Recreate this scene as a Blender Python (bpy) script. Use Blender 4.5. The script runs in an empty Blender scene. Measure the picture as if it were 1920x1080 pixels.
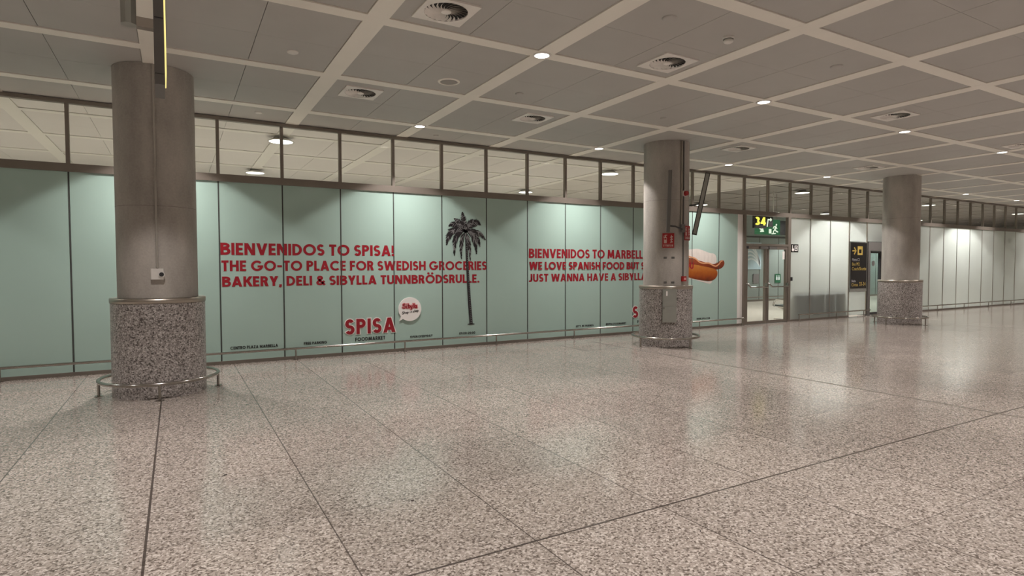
import bpy, math, random
from mathutils import Vector, Matrix

random.seed(7)
PI = math.pi
scene = bpy.context.scene
COL = scene.collection

# ------------------------------------------------------------------ camera
cam_data = bpy.data.cameras.new('camera')
cam_data.sensor_fit = 'HORIZONTAL'
cam_data.sensor_width = 36.0
cam_data.lens = 36.0 * 1100.08 / 1920.0
cam_data.clip_start = 0.05
cam_data.clip_end = 200
cam = bpy.data.objects.new('camera', cam_data)
COL.objects.link(cam)
YAW, PITCH, ROLL = 0.519904, -0.0350237, -0.0023576
fw = Vector((math.sin(YAW) * math.cos(PITCH), math.cos(YAW) * math.cos(PITCH), math.sin(PITCH)))
rt = Vector((math.cos(YAW), -math.sin(YAW), 0))
up = rt.cross(fw)
r2 = math.cos(ROLL) * rt + math.sin(ROLL) * up
u2 = -math.sin(ROLL) * rt + math.cos(ROLL) * up
cam.matrix_world = Matrix(((r2.x, u2.x, -fw.x, 0.0), (r2.y, u2.y, -fw.y, -10.9142), (r2.z, u2.z, -fw.z, 1.61336), (0, 0, 0, 1)))
scene.camera = cam

# ------------------------------------------------------------------ world, exposure, lamp strengths
world = bpy.data.worlds.new('world')
world.use_nodes = True
world.node_tree.nodes['Background'].inputs[0].default_value = (0.9, 0.95, 1.0, 1)
world.node_tree.nodes['Background'].inputs[1].default_value = 0.05
scene.world = world
vs = scene.view_settings
vs.view_transform = 'Standard'
vs.look = 'None'
vs.gamma = 1.0
vs.use_curve_mapping = False
vs.exposure = 0.36
HALL_W = 420.0          # each recessed downlight of the hall
BACK_W = 560.0          # each dish lamp of the room behind the glass
HALL_COL = (1.0, 0.925, 0.89)
BACK_COL = (1.0, 0.95, 0.93)

# ------------------------------------------------------------------ main measures (metres)
ZC = 4.119              # ceiling
ZH1, ZH0 = 3.1754, 3.0539   # header beam of the glass wall
X0 = 0.637              # a mullion; the glass wall has a 1 m module
SX, SY = 1.805, -1.0    # ceiling strips: SX + 2k across, SY - 2k along
COLS = ((-0.2, -1.95), (8.8, -1.95), (17.8, -1.95))
YB = 7.3                # far wall of the room behind

# ------------------------------------------------------------------ tagging
def tag(o, label=None, cat=None, group=None, kind=None):
    if label: o['label'] = label
    if cat: o['category'] = cat
    if group: o['group'] = group
    if kind: o['kind'] = kind
    return o

def thing(name, loc, label, cat, group=None, kind=None, rz=0.0):
    o = bpy.data.objects.new(name, None)
    o.empty_display_size = 0.1
    o.location = loc
    o.rotation_euler = (0, 0, rz)
    COL.objects.link(o)
    return tag(o, label, cat, group, kind)

# ------------------------------------------------------------------ mesh builder
class MB:
    def __init__(s):
        s.v, s.f, s.sm = [], [], []
    def add(s, vs_, fs, smooth=False):
        b = len(s.v)
        s.v += [tuple(p) for p in vs_]
        for f in fs:
            s.f.append(tuple(b + i for i in f))
            s.sm.append(smooth)
        return s
    def box(s, x0, x1, y0, y1, z0, z1):
        return s.add([(x0, y0, z0), (x1, y0, z0), (x1, y1, z0), (x0, y1, z0), (x0, y0, z1), (x1, y0, z1), (x1, y1, z1), (x0, y1, z1)],
                     [(0, 3, 2, 1), (4, 5, 6, 7), (0, 1, 5, 4), (1, 2, 6, 5), (2, 3, 7, 6), (3, 0, 4, 7)])
    def bevbox(s, x0, x1, y0, y1, z0, z1, b):
        # box with its vertical edges chamfered
        pl = [(x0 + b, y0), (x1 - b, y0), (x1, y0 + b), (x1, y1 - b), (x1 - b, y1), (x0 + b, y1), (x0, y1 - b), (x0, y0 + b)]
        return s.prism_z(pl, z0, z1)
    def prism_z(s, pl, z0, z1, smooth=False):
        n = len(pl)
        vv = [(x, y, z0) for x, y in pl] + [(x, y, z1) for x, y in pl]
        s.add(vv, [tuple(range(n - 1, -1, -1)), tuple(range(n, 2 * n))])
        return s.add(vv, [(i, (i + 1) % n, n + (i + 1) % n, n + i) for i in range(n)], smooth)
    def cyl(s, c, r, z0, z1, n=32, r1=None, caps=True):
        r1 = r if r1 is None else r1
        a = [2 * PI * i / n for i in range(n)]
        vv = [(c[0] + r * math.cos(t), c[1] + r * math.sin(t), z0) for t in a] + [(c[0] + r1 * math.cos(t), c[1] + r1 * math.sin(t), z1) for t in a]
        s.add(vv, [(i, (i + 1) % n, n + (i + 1) % n, n + i) for i in range(n)], True)
        if caps: s.add(vv, [tuple(range(n - 1, -1, -1)), tuple(range(n, 2 * n))])
        return s
    def lathe(s, c, prof, n=40, smooth=True):
        # prof: list of (r, z) from bottom to top
        m = len(prof)
        vv = []
        for r, z in prof:
            for i in range(n):
                t = 2 * PI * i / n
                vv.append((c[0] + r * math.cos(t), c[1] + r * math.sin(t), c[2] + z))
        ff = []
        for j in range(m - 1):
            for i in range(n):
                k = (i + 1) % n
                ff.append((j * n + i, j * n + k, (j + 1) * n + k, (j + 1) * n + i))
        return s.add(vv, ff, smooth)
    def tube(s, path, r, n=10, closed=False, caps=True):
        P = [Vector(p) for p in path]
        m = len(P)
        vv = []
        prev = None
        for i in range(m):
            if closed: t = (P[(i + 1) % m] - P[i - 1])
            elif i == 0: t = P[1] - P[0]
            elif i == m - 1: t = P[-1] - P[-2]
            else: t = P[i + 1] - P[i - 1]
            t.normalize()
            if prev is None:
                a = Vector((0, 0, 1)) if abs(t.z) < 0.9 else Vector((1, 0, 0))
                u = t.cross(a).normalized()
            else:
                u = (prev - t * prev.dot(t)).normalized()
            prev = u
            w = t.cross(u)
            for k in range(n):
                q = 2 * PI * k / n
                vv.append(P[i] + r * (math.cos(q) * u + math.sin(q) * w))
        ff = []
        for i in range(m if closed else m - 1):
            j = (i + 1) % m
            for k in range(n):
                l = (k + 1) % n
                ff.append((i * n + k, i * n + l, j * n + l, j * n + k))
        s.add(vv, ff, True)
        if caps and not closed:
            s.add(vv[:n], [tuple(range(n - 1, -1, -1))])
            s.add(vv[-n:], [tuple(range(n))])
        return s
    def slab_xz(s, poly, y0, y1):
        # polygon in the wall plane (x, z), extruded from y0 (front) to y1 (back)
        n = len(poly)
        vv = [(x, y0, z) for x, z in poly] + [(x, y1, z) for x, z in poly]
        return s.add(vv, [tuple(range(n)), tuple(range(2 * n - 1, n - 1, -1))] + [(i, n + i, n + (i + 1) % n, (i + 1) % n) for i in range(n)])
    def obj(s, name, mat, parent=None, loc=None):
        me = bpy.data.meshes.new(name)
        me.from_pydata(s.v, [], s.f)
        me.polygons.foreach_set('use_smooth', s.sm)
        me.validate()
        import bmesh
        bm = bmesh.new()
        bm.from_mesh(me)
        bmesh.ops.recalc_face_normals(bm, faces=bm.faces)
        bm.to_mesh(me)
        bm.free()
        me.materials.append(mat)
        o = bpy.data.objects.new(name, me)
        COL.objects.link(o)
        if parent is not None: o.parent = parent
        if loc: o.location = loc
        return o

def copy_tree(o, parent=None):
    c = o.copy()
    COL.objects.link(c)
    c.parent = parent
    for ch in list(o.children):
        copy_tree(ch, c)
    return c

# ------------------------------------------------------------------ materials
def new_mat(name):
    m = bpy.data.materials.new(name)
    m.use_nodes = True
    nt = m.node_tree
    for n in list(nt.nodes): nt.nodes.remove(n)
    out = nt.nodes.new('ShaderNodeOutputMaterial')
    return m, nt, out

def N(nt, t, **kw):
    n = nt.nodes.new(t)
    for k, v in kw.items(): setattr(n, k, v)
    return n

def pmat(name, c, rough=0.5, metal=0.0, var=0.12, scale=6.0, coat=0.0, stretch=(1, 1, 1), bump=0.0, emit=None, spec=0.5):
    m, nt, out = new_mat(name)
    L = nt.links.new
    b = N(nt, 'ShaderNodeBsdfPrincipled')
    tc = N(nt, 'ShaderNodeTexCoord')
    mp = N(nt, 'ShaderNodeMapping')
    mp.inputs['Scale'].default_value = stretch
    L(tc.outputs['Object'], mp.inputs['Vector'])
    no = N(nt, 'ShaderNodeTexNoise')
    no.inputs['Scale'].default_value = scale
    no.inputs['Detail'].default_value = 4
    L(mp.outputs[0], no.inputs['Vector'])
    mx = N(nt, 'ShaderNodeMix', data_type='RGBA')
    lo = [max(0, x * (1 - var)) for x in c] + [1]
    hi = [min(1, x * (1 + var)) for x in c] + [1]
    mx.inputs['A'].default_value = lo
    mx.inputs['B'].default_value = hi
    L(no.outputs['Fac'], mx.inputs['Factor'])
    L(mx.outputs['Result'], b.inputs['Base Color'])
    b.inputs['Roughness'].default_value = rough
    b.inputs['Metallic'].default_value = metal
    b.inputs['Specular IOR Level'].default_value = spec
    b.inputs['Coat Weight'].default_value = coat
    b.inputs['Coat Roughness'].default_value = 0.04
    if bump:
        bp = N(nt, 'ShaderNodeBump')
        bp.inputs['Strength'].default_value = bump
        bp.inputs['Distance'].default_value = 0.01
        L(no.outputs['Fac'], bp.inputs['Height'])
        L(bp.outputs[0], b.inputs['Normal'])
    if emit:
        b.inputs['Emission Color'].default_value = (*emit[0], 1)
        b.inputs['Emission Strength'].default_value = emit[1]
    L(b.outputs[0], out.inputs[0])
    return m

def granite(name, dark, mid, light, scale, rough, floor_joints=False):
    m, nt, out = new_mat(name)
    L = nt.links.new
    b = N(nt, 'ShaderNodeBsdfPrincipled')
    tc = N(nt, 'ShaderNodeTexCoord')
    vo = N(nt, 'ShaderNodeTexVoronoi')
    vo.inputs['Scale'].default_value = scale
    L(tc.outputs['Object'], vo.inputs['Vector'])
    sep = N(nt, 'ShaderNodeSeparateColor')
    L(vo.outputs['Color'], sep.inputs[0])
    no = N(nt, 'ShaderNodeTexNoise')
    no.inputs['Scale'].default_value = scale * 0.55
    no.inputs['Detail'].default_value = 3
    L(tc.outputs['Object'], no.inputs['Vector'])
    ad = N(nt, 'ShaderNodeMath', operation='MULTIPLY_ADD')
    L(no.outputs['Fac'], ad.inputs[0])
    ad.inputs[1].default_value = 0.9
    ad.inputs[2].default_value = -0.45
    ad2 = N(nt, 'ShaderNodeMath', operation='ADD')
    L(sep.outputs[0], ad2.inputs[0])
    L(ad.outputs[0], ad2.inputs[1])
    rp = N(nt, 'ShaderNodeValToRGB')
    e = rp.color_ramp.elements
    e[0].position, e[0].color = 0.10, (*dark, 1)
    e[1].position, e[1].color = 0.92, (*light, 1)
    k = rp.color_ramp.elements.new(0.32); k.color = (*mid, 1)
    k = rp.color_ramp.elements.new(0.70); k.color = (*[x * 1.12 for x in mid], 1)
    L(ad2.outputs[0], rp.inputs[0])
    col = rp.outputs[0]
    big = N(nt, 'ShaderNodeTexNoise')
    big.inputs['Scale'].default_value = 0.7
    big.inputs['Detail'].default_value = 3
    L(tc.outputs['Object'], big.inputs['Vector'])
    mr = N(nt, 'ShaderNodeMapRange')
    mr.inputs['To Min'].default_value = 0.86
    mr.inputs['To Max'].default_value = 1.12
    L(big.outputs['Fac'], mr.inputs['Value'])
    ml = N(nt, 'ShaderNodeVectorMath', operation='SCALE')
    L(col, ml.inputs[0])
    L(mr.outputs[0], ml.inputs['Scale'])
    col = ml.outputs[0]
    if floor_joints:
        sx = N(nt, 'ShaderNodeSeparateXYZ')
        L(tc.outputs['Object'], sx.inputs[0])
        # slight tone change from slab to slab
        fl = []
        for ax, off in ((0, 0.815), (1, -0.02)):
            a = N(nt, 'ShaderNodeMath', operation='SUBTRACT')
            L(sx.outputs[ax], a.inputs[0]); a.inputs[1].default_value = off
            g = N(nt, 'ShaderNodeMath', operation='FLOOR')
            L(a.outputs[0], g.inputs[0])
            fl.append(g)
        cb = N(nt, 'ShaderNodeCombineXYZ')
        L(fl[0].outputs[0], cb.inputs[0]); L(fl[1].outputs[0], cb.inputs[1])
        wn = N(nt, 'ShaderNodeTexWhiteNoise', noise_dimensions='3D')
        L(cb.outputs[0], wn.inputs['Vector'])
        mr2 = N(nt, 'ShaderNodeMapRange')
        mr2.inputs['To Min'].default_value = 0.93
        mr2.inputs['To Max'].default_value = 1.07
        L(wn.outputs['Value'], mr2.inputs['Value'])
        ml2 = N(nt, 'ShaderNodeVectorMath', operation='SCALE')
        L(col, ml2.inputs[0]); L(mr2.outputs[0], ml2.inputs['Scale'])
        col = ml2.outputs[0]
        def joint(ax, off, period, half, strength):
            a = N(nt, 'ShaderNodeMath', operation='SUBTRACT')
            L(sx.outputs[ax], a.inputs[0]); a.inputs[1].default_value = off
            p = N(nt, 'ShaderNodeMath', operation='PINGPONG')
            L(a.outputs[0], p.inputs[0]); p.inputs[1].default_value = period / 2
            c = N(nt, 'ShaderNodeMath', operation='LESS_THAN')
            L(p.outputs[0], c.inputs[0]); c.inputs[1].default_value = half
            q = N(nt, 'ShaderNodeMath', operation='MULTIPLY')
            L(c.outputs[0], q.inputs[0]); q.inputs[1].default_value = strength
            return q.outputs[0]
        js = [joint(0, 0.815, 1.0, 0.0045, 0.8), joint(1, -0.02, 1.0, 0.0036, 0.55),
              joint(0, -0.185, 8.0, 0.0075, 0.92), joint(1, -0.025, 8.0, 0.0085, 0.92)]
        acc = js[0]
        for j in js[1:]:
            x = N(nt, 'ShaderNodeMath', operation='MAXIMUM')
            L(acc, x.inputs[0]); L(j, x.inputs[1])
            acc = x.outputs[0]
        mj = N(nt, 'ShaderNodeMix', data_type='RGBA')
        L(acc, mj.inputs['Factor'])
        L(col, mj.inputs['A'])
        mj.inputs['B'].default_value = (0.045, 0.035, 0.03, 1)
        col = mj.outputs['Result']
    L(col, b.inputs['Base Color'])
    b.inputs['Roughness'].default_value = rough
    b.inputs['Specular IOR Level'].default_value = 0.5
    L(b.outputs[0], out.inputs[0])
    return m

def concrete(name, c):
    m, nt, out = new_mat(name)
    L = nt.links.new
    b = N(nt, 'ShaderNodeBsdfPrincipled')
    tc = N(nt, 'ShaderNodeTexCoord')
    mp = N(nt, 'ShaderNodeMapping')
    mp.inputs['Scale'].default_value = (1, 1, 0.35)
    L(tc.outputs['Object'], mp.inputs[0])
    n1 = N(nt, 'ShaderNodeTexNoise'); n1.inputs['Scale'].default_value = 3.2; n1.inputs['Detail'].default_value = 6
    n2 = N(nt, 'ShaderNodeTexNoise'); n2.inputs['Scale'].default_value = 45; n2.inputs['Detail'].default_value = 3
    L(mp.outputs[0], n1.inputs['Vector']); L(tc.outputs['Object'], n2.inputs['Vector'])
    ad = N(nt, 'ShaderNodeMath', operation='MULTIPLY_ADD')
    L(n2.outputs['Fac'], ad.inputs[0]); ad.inputs[1].default_value = 0.3; L(n1.outputs['Fac'], ad.inputs[2])
    rp = N(nt, 'ShaderNodeValToRGB')
    rp.color_ramp.elements[0].position = 0.42; rp.color_ramp.elements[0].color = (*[x * 0.72 for x in c], 1)
    rp.color_ramp.elements[1].position = 0.88; rp.color_ramp.elements[1].color = (*[x * 1.22 for x in c], 1)
    L(ad.outputs[0], rp.inputs[0]); L(rp.outputs[0], b.inputs['Base Color'])
    b.inputs['Roughness'].default_value = 0.62
    bp = N(nt, 'ShaderNodeBump'); bp.inputs['Strength'].default_value = 0.12; bp.inputs['Distance'].default_value = 0.01
    L(n2.outputs['Fac'], bp.inputs['Height']); L(bp.outputs[0], b.inputs['Normal'])
    L(b.outputs[0], out.inputs[0])
    return m

def emat(name, c, s):
    m, nt, out = new_mat(name)
    e = N(nt, 'ShaderNodeEmission')
    e.inputs[0].default_value = (*c, 1)
    e.inputs[1].default_value = s
    nt.links.new(e.outputs[0], out.inputs[0])
    return m

def glass(name, tint, refl=1.0, rough=0.0):
    # thin architectural pane: straight transmission plus a Fresnel mirror
    m, nt, out = new_mat(name)
    L = nt.links.new
    t = N(nt, 'ShaderNodeBsdfTransparent'); t.inputs[0].default_value = (*tint, 1)
    g = N(nt, 'ShaderNodeBsdfGlossy'); g.inputs['Roughness'].default_value = rough
    f = N(nt, 'ShaderNodeFresnel'); f.inputs[0].default_value = 1.5
    ge = N(nt, 'ShaderNodeNewGeometry')
    iv = N(nt, 'ShaderNodeMath', operation='SUBTRACT'); iv.inputs[0].default_value = 1.0
    L(ge.outputs['Backfacing'], iv.inputs[1])
    mu = N(nt, 'ShaderNodeMath', operation='MULTIPLY')
    L(f.outputs[0], mu.inputs[0]); L(iv.outputs[0], mu.inputs[1])
    mx = N(nt, 'ShaderNodeMixShader')
    L(mu.outputs[0], mx.inputs[0]); L(t.outputs[0], mx.inputs[1]); L(g.outputs[0], mx.inputs[2])
    L(mx.outputs[0], out.inputs[0])
    return m

def frosted(name, c, clear):
    m, nt, out = new_mat(name)
    L = nt.links.new
    tl = N(nt, 'ShaderNodeBsdfTranslucent'); tl.inputs[0].default_value = (*c, 1)
    df = N(nt, 'ShaderNodeBsdfDiffuse'); df.inputs[0].default_value = (*[x * 0.8 for x in c], 1)
    tr = N(nt, 'ShaderNodeBsdfTransparent'); tr.inputs[0].default_value = (*c, 1)
    g = N(nt, 'ShaderNodeBsdfGlossy'); g.inputs['Roughness'].default_value = 0.06
    f = N(nt, 'ShaderNodeFresnel'); f.inputs[0].default_value = 1.4
    m1 = N(nt, 'ShaderNodeMixShader'); m1.inputs[0].default_value = 0.25
    L(tl.outputs[0], m1.inputs[1]); L(df.outputs[0], m1.inputs[2])
    m2 = N(nt, 'ShaderNodeMixShader'); m2.inputs[0].default_value = clear
    L(m1.outputs[0], m2.inputs[1]); L(tr.outputs[0], m2.inputs[2])
    m3 = N(nt, 'ShaderNodeMixShader')
    ge = N(nt, 'ShaderNodeNewGeometry')
    iv = N(nt, 'ShaderNodeMath', operation='SUBTRACT'); iv.inputs[0].default_value = 1.0
    L(ge.outputs['Backfacing'], iv.inputs[1])
    mu = N(nt, 'ShaderNodeMath', operation='MULTIPLY')
    L(f.outputs[0], mu.inputs[0]); L(iv.outputs[0], mu.inputs[1])
    L(mu.outputs[0], m3.inputs[0]); L(m2.outputs[0], m3.inputs[1]); L(g.outputs[0], m3.inputs[2])
    L(m3.outputs[0], out.inputs[0])
    return m

def ramp_z(name, stops, z0, z1):
    # printed picture: colour runs over the height of the print
    m, nt, out = new_mat(name)
    L = nt.links.new
    b = N(nt, 'ShaderNodeBsdfPrincipled')
    tc = N(nt, 'ShaderNodeTexCoord'); sx = N(nt, 'ShaderNodeSeparateXYZ')
    L(tc.outputs['Object'], sx.inputs[0])
    no = N(nt, 'ShaderNodeTexNoise'); no.inputs['Scale'].default_value = 9
    L(tc.outputs['Object'], no.inputs['Vector'])
    mr = N(nt, 'ShaderNodeMapRange'); mr.inputs['From Min'].default_value = z0; mr.inputs['From Max'].default_value = z1
    L(sx.outputs[2], mr.inputs['Value'])
    ad = N(nt, 'ShaderNodeMath', operation='MULTIPLY_ADD')
    L(no.outputs['Fac'], ad.inputs[0]); ad.inputs[1].default_value = 0.25; L(mr.outputs[0], ad.inputs[2])
    rp = N(nt, 'ShaderNodeValToRGB')
    e = rp.color_ramp.elements
    e[0].position, e[0].color = stops[0][0], (*stops[0][1], 1)
    e[1].position, e[1].color = stops[-1][0], (*stops[-1][1], 1)
    for p, c in stops[1:-1]:
        k = e.new(p); k.color = (*c, 1)
    L(ad.outputs[0], rp.inputs[0]); L(rp.outputs[0], b.inputs['Base Color'])
    b.inputs['Roughness'].default_value = 0.35
    L(b.outputs[0], out.inputs[0])
    return m

M = {}
M['floor'] = granite('polished_granite', (0.115, 0.094, 0.079), (0.30, 0.262, 0.23), (0.53, 0.475, 0.43), 85, 0.135, True)
M['plinth'] = granite('grey_granite', (0.075, 0.065, 0.058), (0.275, 0.248, 0.232), (0.53, 0.495, 0.47), 75, 0.35)
M['backfloor'] = pmat('pale_terrazzo', (0.62, 0.57, 0.49), 0.25, var=0.08, scale=30)
M['concrete'] = concrete('cast_concrete', (0.385, 0.36, 0.325))
M['panel'] = pmat('grey_ceiling_tile', (0.43, 0.415, 0.39), 0.55, var=0.05, scale=3)
M['strip'] = pmat('beige_ceiling_strip', (0.80, 0.765, 0.69), 0.5, var=0.04, scale=3)
M['void'] = pmat('dark_void', (0.03, 0.028, 0.026), 0.9)
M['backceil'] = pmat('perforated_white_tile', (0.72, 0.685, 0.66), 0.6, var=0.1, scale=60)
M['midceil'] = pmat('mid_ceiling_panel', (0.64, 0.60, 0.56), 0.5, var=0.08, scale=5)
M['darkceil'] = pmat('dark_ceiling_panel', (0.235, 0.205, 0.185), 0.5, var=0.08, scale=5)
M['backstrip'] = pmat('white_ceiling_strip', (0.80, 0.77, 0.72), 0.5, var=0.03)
M['steel'] = pmat('brushed_steel', (0.42, 0.38, 0.33), 0.34, 0.9, var=0.08, scale=8, stretch=(0.1, 1, 8))
M['frame'] = pmat('bronze_steel_frame', (0.235, 0.205, 0.175), 0.38, 0.55, var=0.08, scale=4)
M['rail'] = pmat('stainless_rail', (0.42, 0.40, 0.37), 0.17, 1.0, var=0.06, scale=12)
M['gasket'] = pmat('dark_joint', (0.05, 0.055, 0.05), 0.6)
M['mint'] = pmat('mint_film', (0.37, 0.515, 0.46), 0.4, var=0.035, scale=1.2, coat=0.8)
M['red'] = pmat('red_vinyl', (0.30, 0.009, 0.020), 0.4, var=0.06, scale=5)
M['black'] = pmat('black_vinyl', (0.016, 0.017, 0.018), 0.4)
M['white'] = pmat('white_vinyl', (0.82, 0.80, 0.77), 0.4, var=0.03)
M['pink'] = pmat('pink_vinyl', (0.72, 0.36, 0.36), 0.4, var=0.03)
M['ink'] = pmat('black_ink', (0.016, 0.014, 0.016), 0.5)
M['inkgrey'] = pmat('grey_ink', (0.20, 0.20, 0.20), 0.5)
M['paper'] = pmat('printed_paper_wrap', (0.66, 0.61, 0.56), 0.5, var=0.18, scale=14, stretch=(1, 1, 0.3))
M['bun'] = ramp_z('printed_bun', [(0.08, (0.07, 0.010, 0.004)), (0.30, (0.24, 0.045, 0.006)), (0.55, (0.36, 0.095, 0.010)), (0.85, (0.42, 0.16, 0.03)), (1.1, (0.5, 0.24, 0.08))], 1.24, 1.82)
M['sausage'] = ramp_z('printed_sausage', [(0.1, (0.06, 0.008, 0.004)), (0.5, (0.19, 0.032, 0.010)), (0.9, (0.26, 0.06, 0.02)), (1.1, (0.16, 0.03, 0.012))], 1.5, 1.9)
M['sauce'] = pmat('printed_sauce', (0.62, 0.30, 0.15), 0.4, var=0.15, scale=10)
M['glass'] = glass('clear_glass', (0.93, 0.95, 0.93), 1.0)
M['tint'] = glass('greenish_glass', (0.80, 0.88, 0.85), 1.0)
M['frost'] = frosted('white_frosted_glass', (0.75, 0.785, 0.755), 0.16)
M['lens'] = emat('lamp_lens', (1.0, 0.94, 0.85), 6)
M['dish'] = emat('dish_lamp_glow', (1.0, 0.96, 0.88), 3.5)
M['lampring'] = pmat('white_lamp_ring', (0.72, 0.69, 0.65), 0.35)
M['grille'] = pmat('white_grille', (0.78, 0.75, 0.70), 0.4)
M['plastic'] = pmat('white_plastic', (0.66, 0.64, 0.60), 0.4)
M['darkplastic'] = pmat('dark_plastic', (0.03, 0.03, 0.032), 0.4)
M['greyplastic'] = pmat('grey_case', (0.135, 0.13, 0.122), 0.4, var=0.06)
M['lightgrey'] = pmat('light_grey_case', (0.35, 0.36, 0.325), 0.3, 0.45)
M['firered'] = pmat('fire_red', (0.36, 0.012, 0.014), 0.35)
M['signwhite'] = pmat('sign_white', (0.62, 0.46, 0.42), 0.4)
M['conduit'] = pmat('painted_conduit', (0.42, 0.40, 0.36), 0.35, 0.3)
M['signblack'] = pmat('sign_black', (0.012, 0.012, 0.012), 0.25)
M['signyellow'] = pmat('sign_yellow', (0.55, 0.40, 0.09), 0.4)
M['signgrey'] = pmat('sign_pale_text', (0.40, 0.40, 0.42), 0.4)
M['lit_yellow'] = emat('lit_yellow_digits', (1.0, 0.86, 0.10), 1.3)
M['lit_face'] = emat('lit_yellow_face', (1.0, 0.80, 0.28), 0.9)
M['lit_green'] = emat('lit_green_sign', (0.03, 0.11, 0.05), 0.9)
M['lit_white'] = emat('lit_white_symbol', (0.85, 0.92, 0.75), 0.9)
M['green'] = pmat('green_sign', (0.02, 0.12, 0.06), 0.4)
M['seat'] = pmat('dark_seat_shell', (0.05, 0.075, 0.07), 0.4)
M['chrome'] = pmat('polished_aluminium', (0.7, 0.69, 0.67), 0.2, 1.0, var=0.04)
M['farwall'] = pmat('grey_green_glass_wall', (0.24, 0.29, 0.275), 0.3, var=0.08, scale=1.0, coat=0.5)
M['art_blue'] = pmat('pale_blue_print', (0.42, 0.56, 0.62), 0.4)
M['art_white'] = pmat('white_print', (0.75, 0.82, 0.84), 0.4)
M['wallgrey'] = pmat('grey_plaster', (0.45, 0.43, 0.40), 0.7, var=0.06, scale=2)
M['litter'] = pmat('dark_scrap', (0.035, 0.025, 0.02), 0.7)
M['brass'] = pmat('brass_joint', (0.36, 0.32, 0.27), 0.3, 0.8)
M['speaker_mesh'] = pmat('speaker_mesh', (0.30, 0.28, 0.255), 0.6)
M['conc_dark'] = pmat('cast_joint_line', (0.17, 0.155, 0.14), 0.7, var=0.3, scale=9)
M['grey_poster'] = pmat('grey_print', (0.2, 0.19, 0.19), 0.5)

# ------------------------------------------------------------------ the setting: floor, ceiling, walls
XL, XR, YF = -12.0, 46.0, -24.0
b = MB().box(XL, XR, YF, 0.06, -0.2, 0.0)
tag(b.obj('floor', M['floor']), 'speckled beige granite floor of large square slabs', 'floor', kind='structure')
b = MB().box(XL, XR, 0.06, YB + 0.2, -0.2, 0.0)
tag(b.obj('floor', M['backfloor']), 'pale floor of the room behind the glass wall', 'floor', kind='structure')

def ceiling(name, xa, xb, y0, y1, rows, pm, sm_, label):
    t = thing(name, (0, 0, 0), label, 'ceiling', kind='structure')
    w, zt = 0.11, ZC + 0.012
    MB().box(xa, xb, y0, y1, ZC + 0.06, ZC + 0.2).obj('ceiling_void', M['void'], t)
    xs = [SX + 2 * k for k in range(-7, 23) if xa + 0.05 <= SX + 2 * k <= xb - 0.05]
    # tiles run from strip to strip, and from the section's ends to its first and last strip
    ts = ([xa - w] if xs[0] - xa > 0.3 else []) + xs + ([xb + w] if xb - xs[-1] > 0.3 else [])
    pb = MB()
    ys = sorted(rows)
    edges = [y0] + ys + [y1]
    for i in range(len(edges) - 1):
        a = edges[i] + (0.088 if i > 0 else 0.0)
        c = edges[i + 1] - (0.088 if i < len(edges) - 2 else 0.0)
        if c - a < 0.05: continue
        for j in range(len(ts) - 1):
            p, q = ts[j] + w + 0.006, ts[j + 1] - w - 0.006
            mx_ = (p + q) / 2
            my = (a + c) / 2
            ysplit = [(a + 0.006, my - 0.0015), (my + 0.0015, c - 0.006)] if c - a > 1.2 else [(a + 0.006, c - 0.006)]
            for (u, v) in ((p, mx_ - 0.003), (mx_ + 0.003, q)):
                for (m_, n_) in ysplit:
                    pb.box(u, v, m_, n_, zt, ZC + 0.05)
    pb.obj('ceiling_tiles', pm, t)
    for x in xs:
        MB().box(x - w, x + w, y0, y1, ZC, ZC + 0.05).obj('ceiling_strip', sm_, t)
    for y in ys:
        s = MB()
        for j in range(len(ts) - 1):
            s.box(ts[j] + w, ts[j + 1] - w, y - 0.088, y + 0.088, ZC + 0.0005, ZC + 0.05)
        s.obj('ceiling_strip', sm_, t)
    return t
ceiling('ceiling', XL, XR, YF, 0.0, [SY - 2 * k for k in range(12)], M['panel'], M['strip'], 'grey tiled ceiling with a grid of pale beige strips')
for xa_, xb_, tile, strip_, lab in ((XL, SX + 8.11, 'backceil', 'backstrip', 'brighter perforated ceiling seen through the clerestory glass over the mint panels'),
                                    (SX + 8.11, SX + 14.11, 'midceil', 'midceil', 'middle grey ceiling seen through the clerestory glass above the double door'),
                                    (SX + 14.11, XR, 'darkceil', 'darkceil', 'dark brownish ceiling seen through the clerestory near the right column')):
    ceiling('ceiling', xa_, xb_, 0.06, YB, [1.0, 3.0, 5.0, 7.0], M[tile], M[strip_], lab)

tag(MB().box(XL - 0.2, XR + 0.2, YF - 0.2, YF, 0, ZC + 0.2).obj('wall_front', M['wallgrey']), 'plain grey wall behind the viewpoint', 'wall', kind='structure')
tag(MB().box(XL - 0.2, XL, YF, YB, 0, ZC + 0.2).obj('wall_left', M['wallgrey']), 'plain grey end wall far to the left', 'wall', kind='structure')
tag(MB().box(XR, XR + 0.2, YF, YB, 0, ZC + 0.2).obj('wall_right', M['wallgrey']), 'plain grey end wall far to the right', 'wall', kind='structure')

# far wall of the room behind, with joints and its low rail
t = thing('wall_far', (0, 0, 0), 'grey green panelled wall seen through the double door', 'wall', kind='structure')
MB().box(XL, XR, YB, YB + 0.2, 0, ZC + 0.2).obj('wall_panel', M['farwall'], t)
s = MB()
for k in range(-20, 16):
    x = 23.85 + 1.4 * k
    s.box(x - 0.012, x + 0.012, YB - 0.008, YB, 0.0, 3.0)
s.box(XL, XR, YB - 0.02, YB, 2.98, 3.06)
s.obj('wall_joint', M['gasket'], t)
MB().box(XL, XR, YB - 0.012, YB, 0, 0.08).obj('baseboard', M['frame'], t)

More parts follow.
